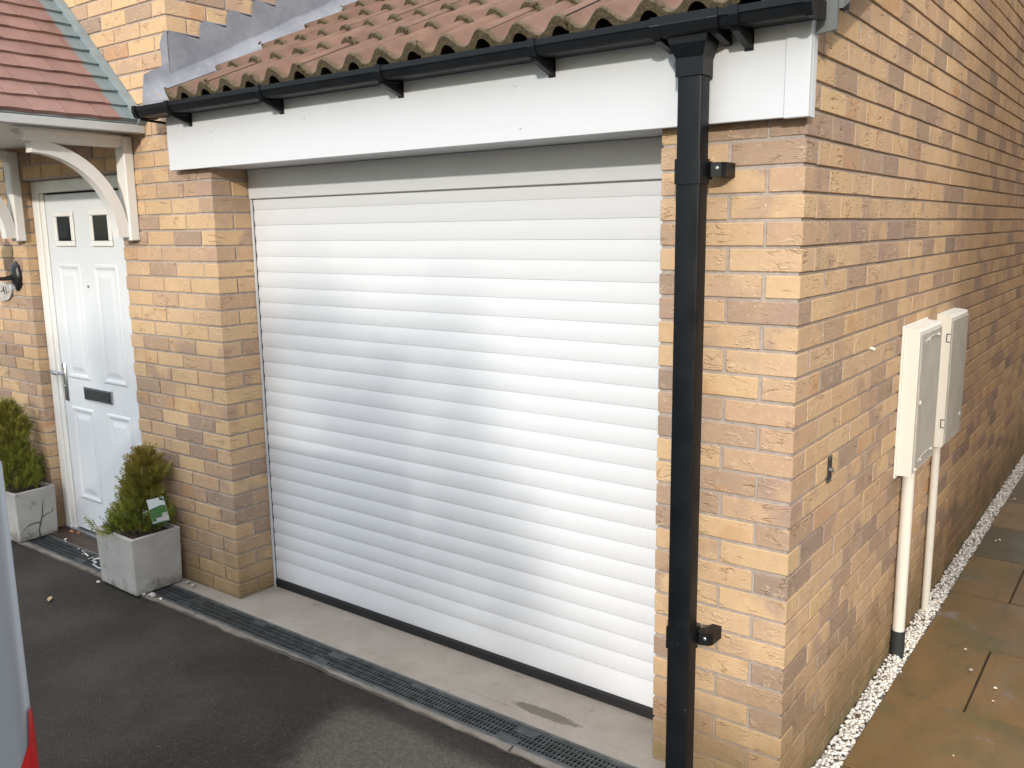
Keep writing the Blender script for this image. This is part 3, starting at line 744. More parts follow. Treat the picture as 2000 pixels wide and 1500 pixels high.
pm = MB()
def sqpipe(mb, x0, x1, y0, y1, z0, z1, c=0.006):
    mb.prism([(x0 + c, y0), (x1 - c, y0), (x1 - 0.0018, y0 + 0.0018), (x1, y0 + c), (x1, y1 - c), (x1 - c, y1), (x0 + c, y1), (x0, y1 - c), (x0, y0 + c), (x0 + 0.0018, y0 + 0.0018)], 'z', z0, z1)
PX0, PX1, PY0, PY1 = -0.330, -0.256, -0.124, -0.064
sqpipe(pm, PX0, PX1, PY0, PY1, -0.02, 2.2035)
dp = pm.build('downpipe', GUT, garage, smooth=30, fix=True)
for z in (1.953, 0.530):
    mm = MB(); sqpipe(mm, PX0 - 0.004, PX1 + 0.004, PY0 - 0.004, PY1 + 0.004, z - 0.042, z + 0.028); mm.build('collar', GUT, dp, smooth=30, fix=True)
    mm = MB()
    mm.cbox(PX0 - 0.005, PX1 + 0.006, -0.060, -0.045, z - 0.03, z + 0.022, 0.003)
    mm.prism([(PX1 + 0.0062, -0.078), (PX1 + 0.016, -0.084), (PX1 + 0.044, -0.076), (PX1 + 0.052, -0.062), (PX1 + 0.054, -0.001), (PX1 + 0.024, -0.001), (PX1 + 0.018, -0.035), (PX1 + 0.0062, -0.045)], 'z', z - 0.023, z + 0.017)
    clip = mm.build('clip', GUT, dp, fix=True)
    mm = MB(); mm.lathe([(0.006, 0), (0.006, -0.003), (0.003, -0.005)], (PX1 + 0.033, -0.0795, z + 0.000), 12, 'y'); mm.build('screw', STEEL, clip)

# ------------------------------------------------------------------ front door
YF = 0.058
m = MB(); W = 0.068
m.cbox(XD0 + 0.003, XD0 + 0.072, YF, YF + 0.06, -0.005, 2.098, 0.004); m.cbox(XD1 - 0.072, XD1 - 0.003, YF, YF + 0.06, -0.005, 2.098, 0.004)
m.cbox(XD0 + 0.0725, XD1 - 0.0725, YF, YF + 0.06, 2.03, 2.098, 0.004)
m.cbox(XD0 + 0.0725, XD0 + 0.112, YF + 0.010, YF + 0.06, -0.003, 2.0295, 0.006); m.cbox(XD1 - 0.112, XD1 - 0.0725, YF + 0.010, YF + 0.06, -0.003, 2.0295, 0.006)
fr = m.build('door_frame', FRAMEW, house)
LX0, LX1, LZ0, LZ1, YD = XD0 + 0.122, XD1 - 0.116, 0.022, 2.018, YF + 0.016
m = MB(); m.box(XD0 + 0.1125, XD1 - 0.1125, YD + 0.018, YD + 0.03, 0.0, 2.0295); m.build('weather_seal', SEALM, fr)
leaf = MB(); leaf.cbox(LX0, LX1, YD, YD + 0.04, LZ0, LZ1, 0.003)
CX = (LX0 + LX1) / 2
def molding(mb, x0, x1, z0, z1):
    # moulded ring with a raised field inside
    loops = [(0.0, 0.0), (0.010, -0.0065), (0.020, -0.0055), (0.032, 0.0005), (0.045, 0.0005), (0.072, -0.0055)]
    V = []
    for d, h in loops: V += [(x0 + d, YD + h - 0.0004, z0 + d), (x1 - d, YD + h - 0.0004, z0 + d), (x1 - d, YD + h - 0.0004, z1 - d), (x0 + d, YD + h - 0.0004, z1 - d)]
    F = [(4 * i + j, 4 * i + (j + 1) % 4, 4 * i + 4 + (j + 1) % 4, 4 * i + 4 + j) for i in range(len(loops) - 1) for j in range(4)]
    F.append(tuple(range(4 * len(loops) - 4, 4 * len(loops))))
    mb.add(V, F)
for s in (-1, 1):
    xc = CX + s * 0.197
    molding(leaf, xc - 0.125, xc + 0.125, 0.96, 1.63); molding(leaf, xc - 0.125, xc + 0.125, 0.22, 0.79)
door = leaf.build('front_door', DOORW, house)
for s in (-1, 1):
    xc = CX + s * 0.197; zc_ = 1.825; hw_, hz = 0.108, 0.098; bw = 0.03
    m = MB()
    for a in ((xc - hw_, xc + hw_, zc_ + hz - bw, zc_ + hz), (xc - hw_, xc + hw_, zc_ - hz, zc_ - hz + bw), (xc - hw_, xc - hw_ + bw, zc_ - hz + bw + 0.0003, zc_ + hz - bw - 0.0003), (xc + hw_ - bw, xc + hw_, zc_ - hz + bw + 0.0003, zc_ + hz - bw - 0.0003)):
        m.cbox(a[0], a[1], YD - 0.013, YD - 0.0005, a[2], a[3], 0.004)
    m.build('pane_frame', FRAMEW, door)
    m = MB(); m.box(xc - hw_ + bw - 0.002, xc + hw_ - bw + 0.002, YD - 0.004, YD - 0.001, zc_ - hz + bw - 0.002, zc_ + hz - bw + 0.002); m.build('pane', GLASS, door)
m = MB(); zl = 0.885
m.cbox(CX - 0.150, CX + 0.150, YD - 0.012, YD - 0.0006, zl - 0.040, zl + 0.040, 0.004); lb = m.build('letterbox', CHROME, door)
m = MB(); m.cbox(CX - 0.136, CX + 0.136, YD - 0.0165, YD - 0.0122, zl - 0.034, zl + 0.028, 0.0015); m.build('flap', DARKM, door)
m = MB(); hx_ = LX0 + 0.042
m.cbox(hx_ - 0.017, hx_ + 0.017, YD - 0.012, YD - 0.0006, 0.815, 1.045, 0.006)
m.tube([(hx_, YD - 0.012, 0.985), (hx_, YD - 0.045, 0.985)], 0.010, 12); m.tube([(hx_ + 0.006, YD - 0.047, 0.985), (hx_ - 0.03, YD - 0.052, 0.986), (hx_ - 0.075, YD - 0.047, 0.988), (hx_ - 0.112, YD - 0.040, 0.990)], [0.011, 0.0105, 0.009, 0.008], 12)
m.lathe([(0.008, 0), (0.008, -0.006), (0.006, -0.007)], (hx_, YD - 0.012, 0.905), 14, 'y')
m.build('handle', CHROME, door, smooth=40)
m = MB(); m.lathe([(0.009, 0), (0.009, -0.004), (0.005, -0.005)], (CX, YD - 0.0004, 1.505), 14, 'y'); m.build('spyhole', CHROME, door)
m = MB(); m.cbox(XD0 + 0.004, XD1 - 0.004, YF - 0.012, YF + 0.06, -0.03, 0.012, 0.003); m.build('threshold', STEEL, fr)
m = MB(); m.cbox(XD0 - 0.02, XD1 + 0.02, -0.070, 0.045, -0.03, 0.004, 0.004); m.build('door_step', STEP, house)

# ------------------------------------------------------------------ porch canopy
can = thing('door_canopy', 'small gabled porch canopy of dull red moulded tiles on white brackets above the front door', 'canopy', (-3.975, 0, 2.3))
XE, ZE, XRG = -3.212, 2.318, -3.968
SL_ = math.atan2(0.683, 0.717); cs, sn = math.cos(SL_), math.sin(SL_)
Lr = (XE - XRG) / cs
YFr = -0.74
m = MB(); ncs = 10; ex = Lr / ncs
for side in (0, 1):
    def T(s, h, y):
        x = XE - s * cs + h * sn; z = ZE + s * sn + h * cs
        if side: x = 2 * XRG - x
        return (x, y, z)
    for c in range(ncs):
        y = -0.006 - (0.0 if c % 2 else 0.075); ylist = [-0.006]
        if c % 2 == 0: ylist.append(-0.081)
        while ylist[-1] > YFr + 0.01: ylist.append(max(ylist[-1] - 0.15, YFr))
        for a, b in zip(ylist[:-1], ylist[1:]):
            s0, s1 = c * ex, (c + 1) * ex + 0.012
            h0 = 0.018 + rnd.uniform(-0.0015, 0.0015); N = 6
            a2, b2 = a - 0.0012, b + 0.0012
            V = []
            for k in range(N + 1):
                yy = a2 + (b2 - a2) * k / N; wv = 0.0022 * math.sin(yy * 38 + c * 1.7)
                V += [T(s0 + wv, -0.002, yy), T(s0 + wv, h0, yy), T(s1, 0.004, yy)]
            F = []
            for k in range(N):
                q = 3 * k; F += [(q, q + 1, q + 4, q + 3), (q + 1, q + 2, q + 5, q + 4)]
            F += [(0, 2, 1), (3 * N, 3 * N + 1, 3 * N + 2)]
            m.add(V, F, 0, rnd.random())
    V = [T(-0.004, -0.003, -0.004), T(-0.004, -0.003, YFr), T(Lr, -0.003, YFr), T(Lr, -0.003, -0.004), T(-0.004, -0.03, -0.004), T(-0.004, -0.03, YFr), T(Lr, -0.03, YFr), T(Lr, -0.03, -0.004)]
    m.add(V, [(0, 1, 2, 3), (4, 7, 6, 5), (0, 4, 5, 1), (1, 5, 6, 2), (0, 3, 7, 4)], 1)
m.build('tiled_roof', [CAN, CANG], can, fix=True)
m = MB()
for side in (0, 1):
    def T(s, h, y):
        x = XE - s * cs + h * sn; z = ZE + s * sn + h * cs
        if side: x = 2 * XRG - x
        return (x, y, z)
    for y0, y1 in ((-0.042, -0.002), (YFr - 0.03, YFr + 0.01)):
        V = [T(s, h, y) for s in (-0.012, Lr) for h in (-0.035, 0.030) for y in (y0, y1)]
        m.add(V, [(0, 2, 3, 1), (4, 5, 7, 6), (0, 1, 5, 4), (2, 6, 7, 3), (0, 4, 6, 2), (1, 3, 7, 5)])
        m.build('edge_strip', CANG, can, fix=True); m = MB()
m = MB()
for x0, x1 in ((XE - 0.055, XE + 0.004), (2 * XRG - XE - 0.004, 2 * XRG - XE + 0.055)): m.cbox(x0, x1, YFr, -0.003, ZE - 0.050, ZE - 0.012, 0.003)
m.cbox(2 * XRG - XE + 0.056, XE - 0.056, YFr - 0.02, YFr + 0.02, ZE - 0.052, ZE - 0.012, 0.003)
m.build('eaves_board', EAVB, can)
m = MB(); m.box(2 * XRG - XE + 0.056, XE - 0.056, YFr + 0.021, -0.004, ZE - 0.040, ZE - 0.032); m.build('soffit', PAINTW, can)
for bxn in (-3.375, -4.575):
    hb = 0.034
    m = MB()
    m.cbox(bxn - hb - 0.006, bxn + hb + 0.006, -0.052, -0.001, 1.758, ZE - 0.056, 0.005)
    br = m.build('bracket', PAINTW, can)
    m = MB(); m.cbox(bxn - hb - 0.003, bxn + hb + 0.003, -0.525, -0.0525, ZE - 0.108, ZE - 0.054, 0.006); m.cbox(bxn - hb - 0.008, bxn + hb + 0.008, -0.54, -0.0525, ZE - 0.072, ZE - 0.0545, 0.004); m.build('arm', PAINTW, br)
    m = MB(); n = 18; V = []
    ctr = (-0.485, 1.775); ra, rb = 0.430, 0.438
    for i in range(n + 1):
        a = math.pi / 2 * i / n
        c_, s_ = math.cos(a), math.sin(a)
        for rr, dx in ((0, hb - 0.008), (0.008, hb)):
            pass
        o = (ctr[0] + (ra + 0.006) * c_, ctr[1] + (rb + 0.006) * s_); q = (ctr[0] + (ra - 0.052) * c_, ctr[1] + (rb - 0.05) * s_)
        V += [(bxn - hb + 0.006, *o), (bxn + hb - 0.006, *o), (bxn + hb - 0.006, *q), (bxn - hb + 0.006, *q)]
    F = [(4 * i + j, 4 * i + (j + 1) % 4, 4 * i + 4 + (j + 1) % 4, 4 * i + 4 + j) for i in range(n) for j in range(4)] + [(0, 1, 2, 3), (4 * n + 3, 4 * n + 2, 4 * n + 1, 4 * n)]
    m.add(V, F); m.build('brace', PAINTW, br, smooth=40, fix=True)

# ------------------------------------------------------------------ drainage channel
dr = thing('drainage_channel', 'long black slotted drain across the front of the garage door', 'drain', (-2.5, -0.15, 0))
DY0, DY1 = -0.2215, -0.0795
m = MB(); m.box(-5.4, 0.05, DY0, DY0 + 0.013, -0.08, 0.001); m.box(-5.4, 0.05, DY1 - 0.013, DY1, -0.08, 0.001); m.box(-5.4, 0.05, DY0 + 0.0135, DY1 - 0.0135, -0.08, -0.055, 1)
m.build('channel', [LIPM, VOID], dr)
gx = 0.05; first = True
edges = [0.03, -0.93, -1.93, -2.93, -3.93, -4.93, -5.4]
for a, b in zip(edges[1:], edges[:-1]):
    m = MB(); y0, y1 = DY0 + 0.014, DY1 - 0.014
    x0, x1 = a + 0.002, b - 0.002
    ribs = [y0 + (y1 - y0) * i / 4 for i in range(5)]
    for i, y in enumerate(ribs):
        w = 0.0045 if i in (0, 4) else 0.0024
        m.box(x0, x1, y - w * (0 if i == 0 else (2 if i == 4 else 1)), y + w * (2 if i == 0 else (0 if i == 4 else 1)), -0.016, -0.0015 - 0.0005 * (i % 2))
    x = x0
    while x < x1 - 0.002:
        for i in range(4):
            sk = 0.003 * (1 if i % 2 else 1)
            m.prism([(x + sk, ribs[i + 1] - 0.002), (x, ribs[i] + 0.002), (x + 0.0058, ribs[i] + 0.002), (x + 0.0058 + sk, ribs[i + 1] - 0.002)], 'z', -0.014, -0.0032)
        x += 0.0168
    for k, xx in enumerate((x0 + 0.02, x0 + 0.50)):
        yy = ribs[0] if k == 0 else ribs[3]
        if k == 0: m.box(xx - 0.018, xx + 0.075, ribs[2] + 0.010, ribs[4] - 0.004, -0.012, -0.0008); m.box(xx - 0.055, xx + 0.04, ribs[0] + 0.004, ribs[1] + 0.010, -0.012, -0.0009)
        else: m.box(xx - 0.03, xx + 0.05, ribs[3], ribs[4] - 0.004, -0.012, -0.0008)
    m.build('grate', GRATE, dr)

# ------------------------------------------------------------------ gravel margin
m = MB(); m.box(0.001, 0.073, -0.2, 7.6, -0.12, -0.066, 1)
y = -0.2
while y < 7.4:
    d = 10 if y < 2.2 else 6
    for _ in range(d):
        rr = rnd.uniform(0.005, 0.0095) * (1 if y < 2.6 else 1.15)
        xx = rnd.uniform(0.003, 0.077)
        m.blob((xx, y + rnd.uniform(0, 0.012), -0.060 + rnd.uniform(0, 0.016) + 0.010 * math.sin(xx * 40)), rr, rnd.random(), 0, (1, 1, 0.85))
    y += 0.0125 if y < 2.6 else 0.016
o = m.build('gravel_strip', [PEB, GBED], smooth=60); kind(o, 'stuff'); o['label'] = 'white pebble margin along the foot of the side wall'; o['category'] = 'gravel'

# loose white pebbles on the slabs
def loose(x, y, r, label, z=-0.036):
    mm = MB(); mm.blob((x, y, z + r * 0.6), r, rnd.random() * 0.4 + 0.3, 0, (1.15, 0.9, 0.75)); o = mm.build('pebble', PEB, smooth=70, loc=(x, y, z))
    return o
PBL = [((1896, 1310), 0.0085, 'biggest loose white pebble on the brown paving slab, nearest the slab joint'), ((1885, 1269), 0.007, 'loose white pebble on the brown slab, just behind the biggest pebble'),
       ((1944, 1345), 0.007, 'round white pebble alone on the damp slab beyond the dark joint'), ((1759, 1313), 0.0055, 'small white pebble on the slab close to the white gravel margin'),
       ((1939, 1370), 0.005, 'thin white chip on the damp slab beyond the dark joint'), ((1945, 1057), 0.0075, 'white pebble on the shaded slab, left one of a close pair'), ((1952, 1055), 0.0075, 'white pebble on the shaded slab, right one of a close pair'),
       ((1982, 976), 0.009, 'farthest loose white pebble on the shaded paving'), ((1862, 1476), 0.0035, 'tiny white chip on the nearest large paving slab')]
def ray(u, v):
    return (rt * ((u - 1000) / 1722.98) - up * ((v - 750) / 1722.98) + fwd)
def hit_z(u, v, z): d = ray(u, v); return CAM + d * ((z - CAM.z) / d.z)
for (u, v), r, lab in PBL:
    p = hit_z(u, v, -0.035); tag(loose(p.x, p.y, r, lab), lab, 'pebble', 'loose pebbles on the paving')
p = hit_z(1674, 1401, -0.04)
m = MB(); m.cbox(p.x - 0.007, p.x + 0.007, p.y - 0.012, p.y + 0.012, -0.042, -0.030, 0.003, 0, 0, None); tag(m.build('bark_chip', BARK, loc=(p.x, p.y, -0.042)), 'dark brown chip of wood lying on the white gravel margin', 'bark chip')

# ------------------------------------------------------------------ meter boxes, pipes, fittings on the side wall
def meter(y0, y1, z0, z1, d, yp, pr, label, foot, hinge):
    t = thing('meter_box', label, 'meter box', (0.0, (y0 + y1) / 2, z0), 'meter boxes on the side wall')
    m = MB()
    if not hinge: m.cbox(0.0006, 0.010, y0 - 0.012, y1 + 0.012, z0 - 0.012, z1 + 0.006, 0.003)
    m.prism([(0.0106 if not hinge else 0.001, z0), (d - 0.006, z0 + 0.004), (d, z0 + 0.012), (d, z1 - 0.016), (d - 0.008, z1 - 0.006), (0.0106 if not hinge else 0.001, z1)], 'y', y0, y1)
    m.build('body', CREAM, t, fix=True)
    m = MB(); a, b = y0 + 0.012, y1 - 0.012
    m.cbox(d + 0.0004, d + 0.006, a, b, z0 + 0.022, z1 - 0.026, 0.002)
    if not hinge:
        for zz in (z0 + 0.055, z1 - 0.06): m.tube([(d + 0.0065, a + 0.05 + (b - a - 0.1) * k / 8, zz + 0.012 * math.sin(math.pi * k / 8)) for k in range(9)], 0.0035, 8)
        m.tube([(d + 0.004, a + 0.006, z0 + 0.03), (d + 0.004, a + 0.006, z1 - 0.03)], 0.003, 6); m.tube([(d + 0.004, b - 0.006, z0 + 0.03), (d + 0.004, b - 0.006, z1 - 0.03)], 0.003, 6)
    dd = m.build('door', MDOOR, t)
    zl_ = z0 + 0.30 if not hinge else z0 + 0.11
    m = MB(); yy = a + 0.03 if not hinge else b - 0.06
    m.lathe([(0.010, 0), (0.010, 0.003), (0.005, 0.005)], (d + 0.006, yy, zl_), 14, 'x'); m.build('lock', CREAM, dd)
    if hinge:
        for zz in (z0 + 0.095, z1 - 0.125):
            m = MB(); m.box(d - 0.016, d + 0.001, y0 - 0.0012, y0 - 0.0002, zz, zz + 0.004); m.box(d - 0.016, d + 0.001, y0 - 0.0012, y0 - 0.0002, zz + 0.036, zz + 0.040); m.box(d - 0.017, d - 0.013, y0 - 0.0013, y0 - 0.0003, zz, zz + 0.04)
            m.build('hinge', DARKM, t)
    else:
        for zz, yy in ((z1 - 0.055, a + 0.11), (z1 - 0.052, b - 0.07), (z0 + 0.055, a + 0.09), (z0 + 0.06, b - 0.08), (z0 + 0.03, a + 0.012)):
            m = MB(); m.lathe([(0.006, 0), (0.006, 0.004), (0.003, 0.006)], (d + 0.006, yy, zz), 10, 'x'); m.build('fixing_cap', CREAM, dd)
    m = MB(); xp = pr + 0.006
    if foot: m.tube([(xp, yp, 0.066), (xp, yp, z0)], pr, 24)
    else: m.tube([(xp, yp, -0.06), (xp, yp, z0)], pr, 24)
    pp = m.build('pipe', CREAM, t, smooth=40)
    if foot:
        m = MB(); m.tube([(xp, yp, -0.06), (xp, yp, 0.072)], pr + 0.0035, 24); m.build('collar', DPIPE, pp, smooth=40)
    return t
meter(1.215, 1.60, 0.785, 1.388, 0.067, 1.345, 0.0245, 'nearer and lower cream meter box with a thick pipe ending in a dark collar', True, False)
meter(1.835, 2.215, 0.775, 1.388, 0.062, 1.905, 0.0180, 'farther and slimmer cream meter box with side hinges and a plain white pipe', False, True)
t = thing('cable_plate', 'small steel plate with a bright knob screwed to the side wall', 'wall plate', (0, 0.346, 1.01))
m = MB(); m.cbox(0.002, 0.0065, 0.329, 0.363, 0.968, 1.056, 0.0015); m.build('plate', DARKM, t)
m = MB(); m.lathe([(0.008, 0), (0.008, 0.008), (0.004, 0.011)], (0.0066, 0.346, 1.010), 14, 'x'); m.build('knob', CHROME, t)
for a in (0.334, 0.358):
    for b in (0.975, 1.049):
        m = MB(); m.lathe([(0.0032, 0), (0.0032, 0.0015), (0.001, 0.002)], (0.0066, a, b), 10, 'x'); m.build('screw', STEEL, t)
m = MB(); m.tube([(-0.01, 0.764, 1.358), (0.010, 0.763, 1.357), (0.016, 0.762, 1.352)], 0.0055, 12); tag(m.build('pipe_stub', CREAM, loc=(0, 0.764, 1.358), smooth=40), 'tiny cream pipe end poking from the brick side wall', 'pipe stub')

# ------------------------------------------------------------------ planters and conifers
def planter(cx, cy, wx, wy, h, rot, label, crack=False):
    t = thing('planter', label, 'planter', (cx, cy, 0.0), 'concrete planters')
    m = MB(); Mx = Matrix.Translation((cx, cy, 0)) @ Matrix.Rotation(rot, 4, 'Z')
    tp, th = 0.006, 0.016
    def rg(hx, hy, z, c=0.005):
        return [Mx @ Vector(p) for p in ((-hx + c, -hy, z), (hx - c, -hy, z), (hx, -hy + c, z), (hx, hy - c, z), (hx - c, hy, z), (-hx + c, hy, z), (-hx, hy - c, z), (-hx, -hy + c, z))]
    a, b = wx / 2, wy / 2
    L = [rg(a - tp - 0.004, b - tp - 0.004, 0.003), rg(a - tp, b - tp, 0.007), rg(a, b, h - 0.004), rg(a - 0.004, b - 0.004, h), rg(a - th, b - th, h), rg(a - th - 0.002, b - th - 0.002, h - 0.05)]
    V = [p for q in L for p in q]
    m.add(V, [(8 * i + j, 8 * i + (j + 1) % 8, 8 * i + 8 + (j + 1) % 8, 8 * i + 8 + j) for i in range(5) for j in range(8)] + [tuple(range(8))[::-1]])
    m.build('pot', POT, t, fix=True)
    m = MB(); n = 9; V = []
    for i in range(n):
        for j in range(n): V.append(Mx @ Vector(((-1 + 2 * i / (n - 1)) * (a - th - 0.001), (-1 + 2 * j / (n - 1)) * (b - th - 0.001), h - 0.022 + rnd.uniform(-0.008, 0.008))))
    m.add(V, [(i * n + j, (i + 1) * n + j, (i + 1) * n + j + 1, i * n + j + 1) for i in range(n - 1) for j in range(n - 1)])
    for _ in range(40):
        p = Mx @ Vector((rnd.uniform(-a + 0.03, a - 0.03), rnd.uniform(-b + 0.03, b - 0.03), h - 0.018)); m.blob(p, rnd.uniform(0.004, 0.010), rnd.random())
    m.build('soil', SOIL, t)
    if crack:
        m = MB(); x = cx + a + 0.0006
        def ck(pts, w):
            for (y0, z0, w0), (y1, z1, w1) in zip(pts[:-1], pts[1:]):
                d = Vector((y1 - y0, z1 - z0)).normalized(); nn = Vector((-d.y, d.x))
                xo = lambda z: Mx @ Vector((a - tp * (1 - z / h) + 0.0009, 0, 0))
                q = []
                for (yy, zz, ww, sg) in ((y0, z0, w0, 1), (y1, z1, w1, 1), (y1, z1, w1, -1), (y0, z0, w0, -1)):
                    q.append(Mx @ Vector((a - tp * (1 - zz / h) + 0.0009, yy + nn.x * ww * sg, zz + nn.y * ww * sg)))
                m.add(q, [(0, 1, 2, 3)])
        ck([(0.005, 0.008, 0.006), (0.002, 0.05, 0.004), (0.014, 0.095, 0.005), (0.03, 0.14, 0.004), (0.034, 0.19, 0.003), (0.044, 0.235, 0.0012)], 0)
        ck([(0.014, 0.095, 0.0045), (-0.02, 0.10, 0.004), (-0.06, 0.095, 0.003), (-0.085, 0.075, 0.0022), (-0.112, 0.045, 0.001)], 0)
        ck([(0.02, 0.118, 0.0035), (0.05, 0.135, 0.003), (0.085, 0.142, 0.002), (0.112, 0.16, 0.001)], 0)
        ck([(0.085, 0.142, 0.0016), (0.098, 0.175, 0.001), (0.105, 0.19, 0.0006)], 0)
        m.build('crack', STAIN, t)
    return t
planter(-3.34, -0.152, 0.360, 0.268, 0.300, R(-1.5), 'square grey concrete planter between the front door and the garage')
planter(-4.690, -0.150, 0.44, 0.245, 0.302, R(3), 'cracked grey concrete planter left of the front door, partly cut off', True)

def conifer(cx, cy, z0, z1, rad, n, label, gold, lean=(0, 0), seedv=1):
    rg = random.Random(seedv)
    t = thing('conifer', label, 'conifer', (cx, cy, z0), 'small conifers in planters')
    H = z1 - z0
    m = MB(); m.tube([(cx, cy, z0 - 0.02), (cx + lean[0] * 0.4, cy + lean[1] * 0.4, z0 + H * 0.4), (cx + lean[0] * 0.9, cy + lean[1] * 0.9, z0 + H * 0.85)], [0.012, 0.008, 0.003], 8)
    m.build('trunk', BARK, t)
    m = MB()
    for i in range(n):
        u = rg.random() ** 1.25
        zc = z0 + 0.01 + u * H * 0.93
        env = rad * (1 - u) ** 0.72 * (0.75 + 0.25 * math.sin(u * 9 + 1)) + 0.012
        a = rg.uniform(0, 2 * math.pi); lump = 0.8 + 0.3 * math.sin(3 * a + u * 7 + seedv) * math.sin(2 * a - u * 5)
        rr = env * math.sqrt(rg.uniform(0.08, 1.0)) * lump
        base = Vector((cx + lean[0] * u + rr * math.cos(a), cy + lean[1] * u + rr * math.sin(a), zc))
        out = Vector((math.cos(a), math.sin(a), 0))
        d = (out * rg.uniform(0.15, 0.9) + Vector((rg.uniform(-0.3, 0.3), rg.uniform(-0.3, 0.3), rg.uniform(0.55, 1.2)))).normalized()
        side = d.cross(Vector((rg.uniform(-1, 1), rg.uniform(-1, 1), rg.uniform(-0.4, 0.4)))).normalized()
        Ls = rg.uniform(0.04, 0.095) * (1 if u < 0.75 else 0.9); sd = rg.random()
        tipv = max(0.0, min(1.0, (gold * (u * 1.5 - 0.25)) + rg.uniform(-0.15, 0.2)))
        # flattened spray: stem with alternate scale-leaf twigs
        def strip(p, q, w0, w1, t0, t1):
            s_ = (q - p).cross(side.cross(d)).normalized()
            m.add([p - s_ * w0, p + s_ * w0, q + s_ * w1, q - s_ * w1], [(0, 1, 2, 3)], 0, sd, [t0, t0, t1, t1])
        k = 6
        nrm = side.cross(d)
        pts = [base + d * (Ls * j / k) + nrm * rg.uniform(-0.002, 0.002) for j in range(k + 1)]
        for p, q in zip(pts[:-1], pts[1:]): strip(p, q, 0.0017, 0.0014, tipv * 0.6, tipv)
        for j in range(1, k):
            for sg in (-1, 1):
                l2 = Ls * 0.42 * (1 - 0.10 * j) * rg.uniform(0.6, 1.1)
                q = pts[j] + (d * 0.75 + side * sg * 0.75 + nrm * rg.uniform(-0.25, 0.25)).normalized() * l2
                strip(pts[j], q, 0.0022, 0.0012, tipv * 0.6, tipv)
    m.build('foliage', LEAF, t)
    return t
conifer(-3.33, -0.15, 0.285, 0.705, 0.215, 1350, 'small golden-tipped conifer with a plant label, right of the front door', 0.5, (0.07, 0.03), 3)
conifer(-4.66, -0.15, 0.285, 0.80, 0.20, 1700, 'fuller green conifer left of the front door, cut off by the photo edge', 0.28, (-0.03, 0.0), 8)

# plant label stuck in the right planter
t = thing('plant_label', 'green and white plant care label leaning in the right planter', 'plant label', (-3.06, -0.20, 0.29))
def lab_mat():
    m_ = Mat('label_print', 0.35, 0.4)
    return m_
LW = simple('label_white', (0.46, 0.48, 0.475), 0.35, 0.4, var=0.06); LG = simple('label_green', (0.05, 0.115, 0.04), 0.35, 0.4, var=0.35, vscale=45); LE = simple('label_emerald', (0.02, 0.13, 0.065), 0.35, 0.4); LS_ = simple('label_stone', (0.36, 0.34, 0.32), 0.35, 0.4, var=0.25, vscale=40); LD = simple('label_dark', (0.02, 0.06, 0.03), 0.4, 0.3)
lc = Vector((-3.075, -0.185, 0.445)); ax = Vector((0.80, 0.58, 0.05)).normalized(); ay = Vector((0.06, 0.13, 1)); ay = (ay - ax * ay.dot(ax)).normalized(); ay = (ay * math.cos(0.17) - ax * math.sin(0.17)).normalized(); ax = (ax - ay * ax.dot(ay)).normalized(); an = ax.cross(ay)
if an.y > 0: an = -an
def lquad(mb, pts, h, mi):
    mb.add([lc + ax * p + ay * q + an * h for p, q in pts], [tuple(range(len(pts)))], mi)
m = MB(); hw2, hh2 = 0.043, 0.062
m.add([lc + ax * sx + ay * sy + an * h for h in (0, 0.001) for sx, sy in ((-hw2, -hh2), (hw2, -hh2), (hw2, hh2), (-hw2, hh2))], [(3, 2, 1, 0), (4, 5, 6, 7), (0, 1, 5, 4), (1, 2, 6, 5), (2, 3, 7, 6), (3, 0, 4, 7)], 0)
m.build('card', LW, t, fix=True)
m = MB()
lquad(m, [(-0.042, -0.052), (0.042, -0.052), (0.042, 0.020), (0.02, 0.024), (-0.042, 0.012)], 0.0014, 0)
lquad(m, [(-0.02, -0.056), (0.042, -0.056), (0.042, -0.018), (0.02, -0.014), (0.012, -0.034), (-0.02, -0.036)], 0.0018, 1)
lquad(m, [(-0.0425, -0.061), (0.0425, -0.061), (0.0425, -0.056), (-0.0425, -0.058)], 0.0022, 2)
for i in range(5):
    a = 0.2 + 0.5 * i; c0 = Vector((0.028, 0.046)); e0 = c0 + Vector((math.cos(a), math.sin(a))) * 0.019; nn = Vector((-math.sin(a), math.cos(a))) * 0.0035
    mid = (c0 + e0) / 2
    lquad(m, [tuple(c0), tuple(mid - nn), tuple(e0), tuple(mid + nn)], 0.0016, 3)
m.build('print', [LG, LS_, LE, LD], t)

# ------------------------------------------------------------------ lantern and number plaque at the left edge
t = thing('wall_lantern', 'black carriage lantern on a scalloped back plate, half cut off at the left edge', 'wall lamp', (-4.70, 0, 1.55))
lx, lz = -4.695, 1.552
m = MB(); ng = 28; V = []; 
for (rs, yy) in ((1.0, -0.001), (1.0, -0.010), (0.82, -0.022), (0.45, -0.034)):
    for k in range(ng):
        a = 2 * math.pi * k / ng; sc_ = 1 + 0.045 * math.cos(8 * a)
        V.append((lx + 0.052 * rs * sc_ * math.cos(a), yy, lz + 0.085 * rs * sc_ * math.sin(a)))
m.add(V, [(i * ng + k, i * ng + (k + 1) % ng, (i + 1) * ng + (k + 1) % ng, (i + 1) * ng + k) for i in range(3) for k in range(ng)] + [tuple(range(3 * ng, 4 * ng))])
m.build('back_plate', LANT, t, smooth=40, fix=True)
m = MB(); m.tube([(lx, -0.03, lz - 0.005), (lx - 0.005, -0.08, lz - 0.012), (lx - 0.01, -0.14, lz - 0.008), (lx - 0.012, -0.185, lz + 0.02)], [0.017, 0.012, 0.010, 0.011], 12); m.build('arm', LANT, t, smooth=40)
m = MB(); cx_, cy_ = lx - 0.012, -0.195
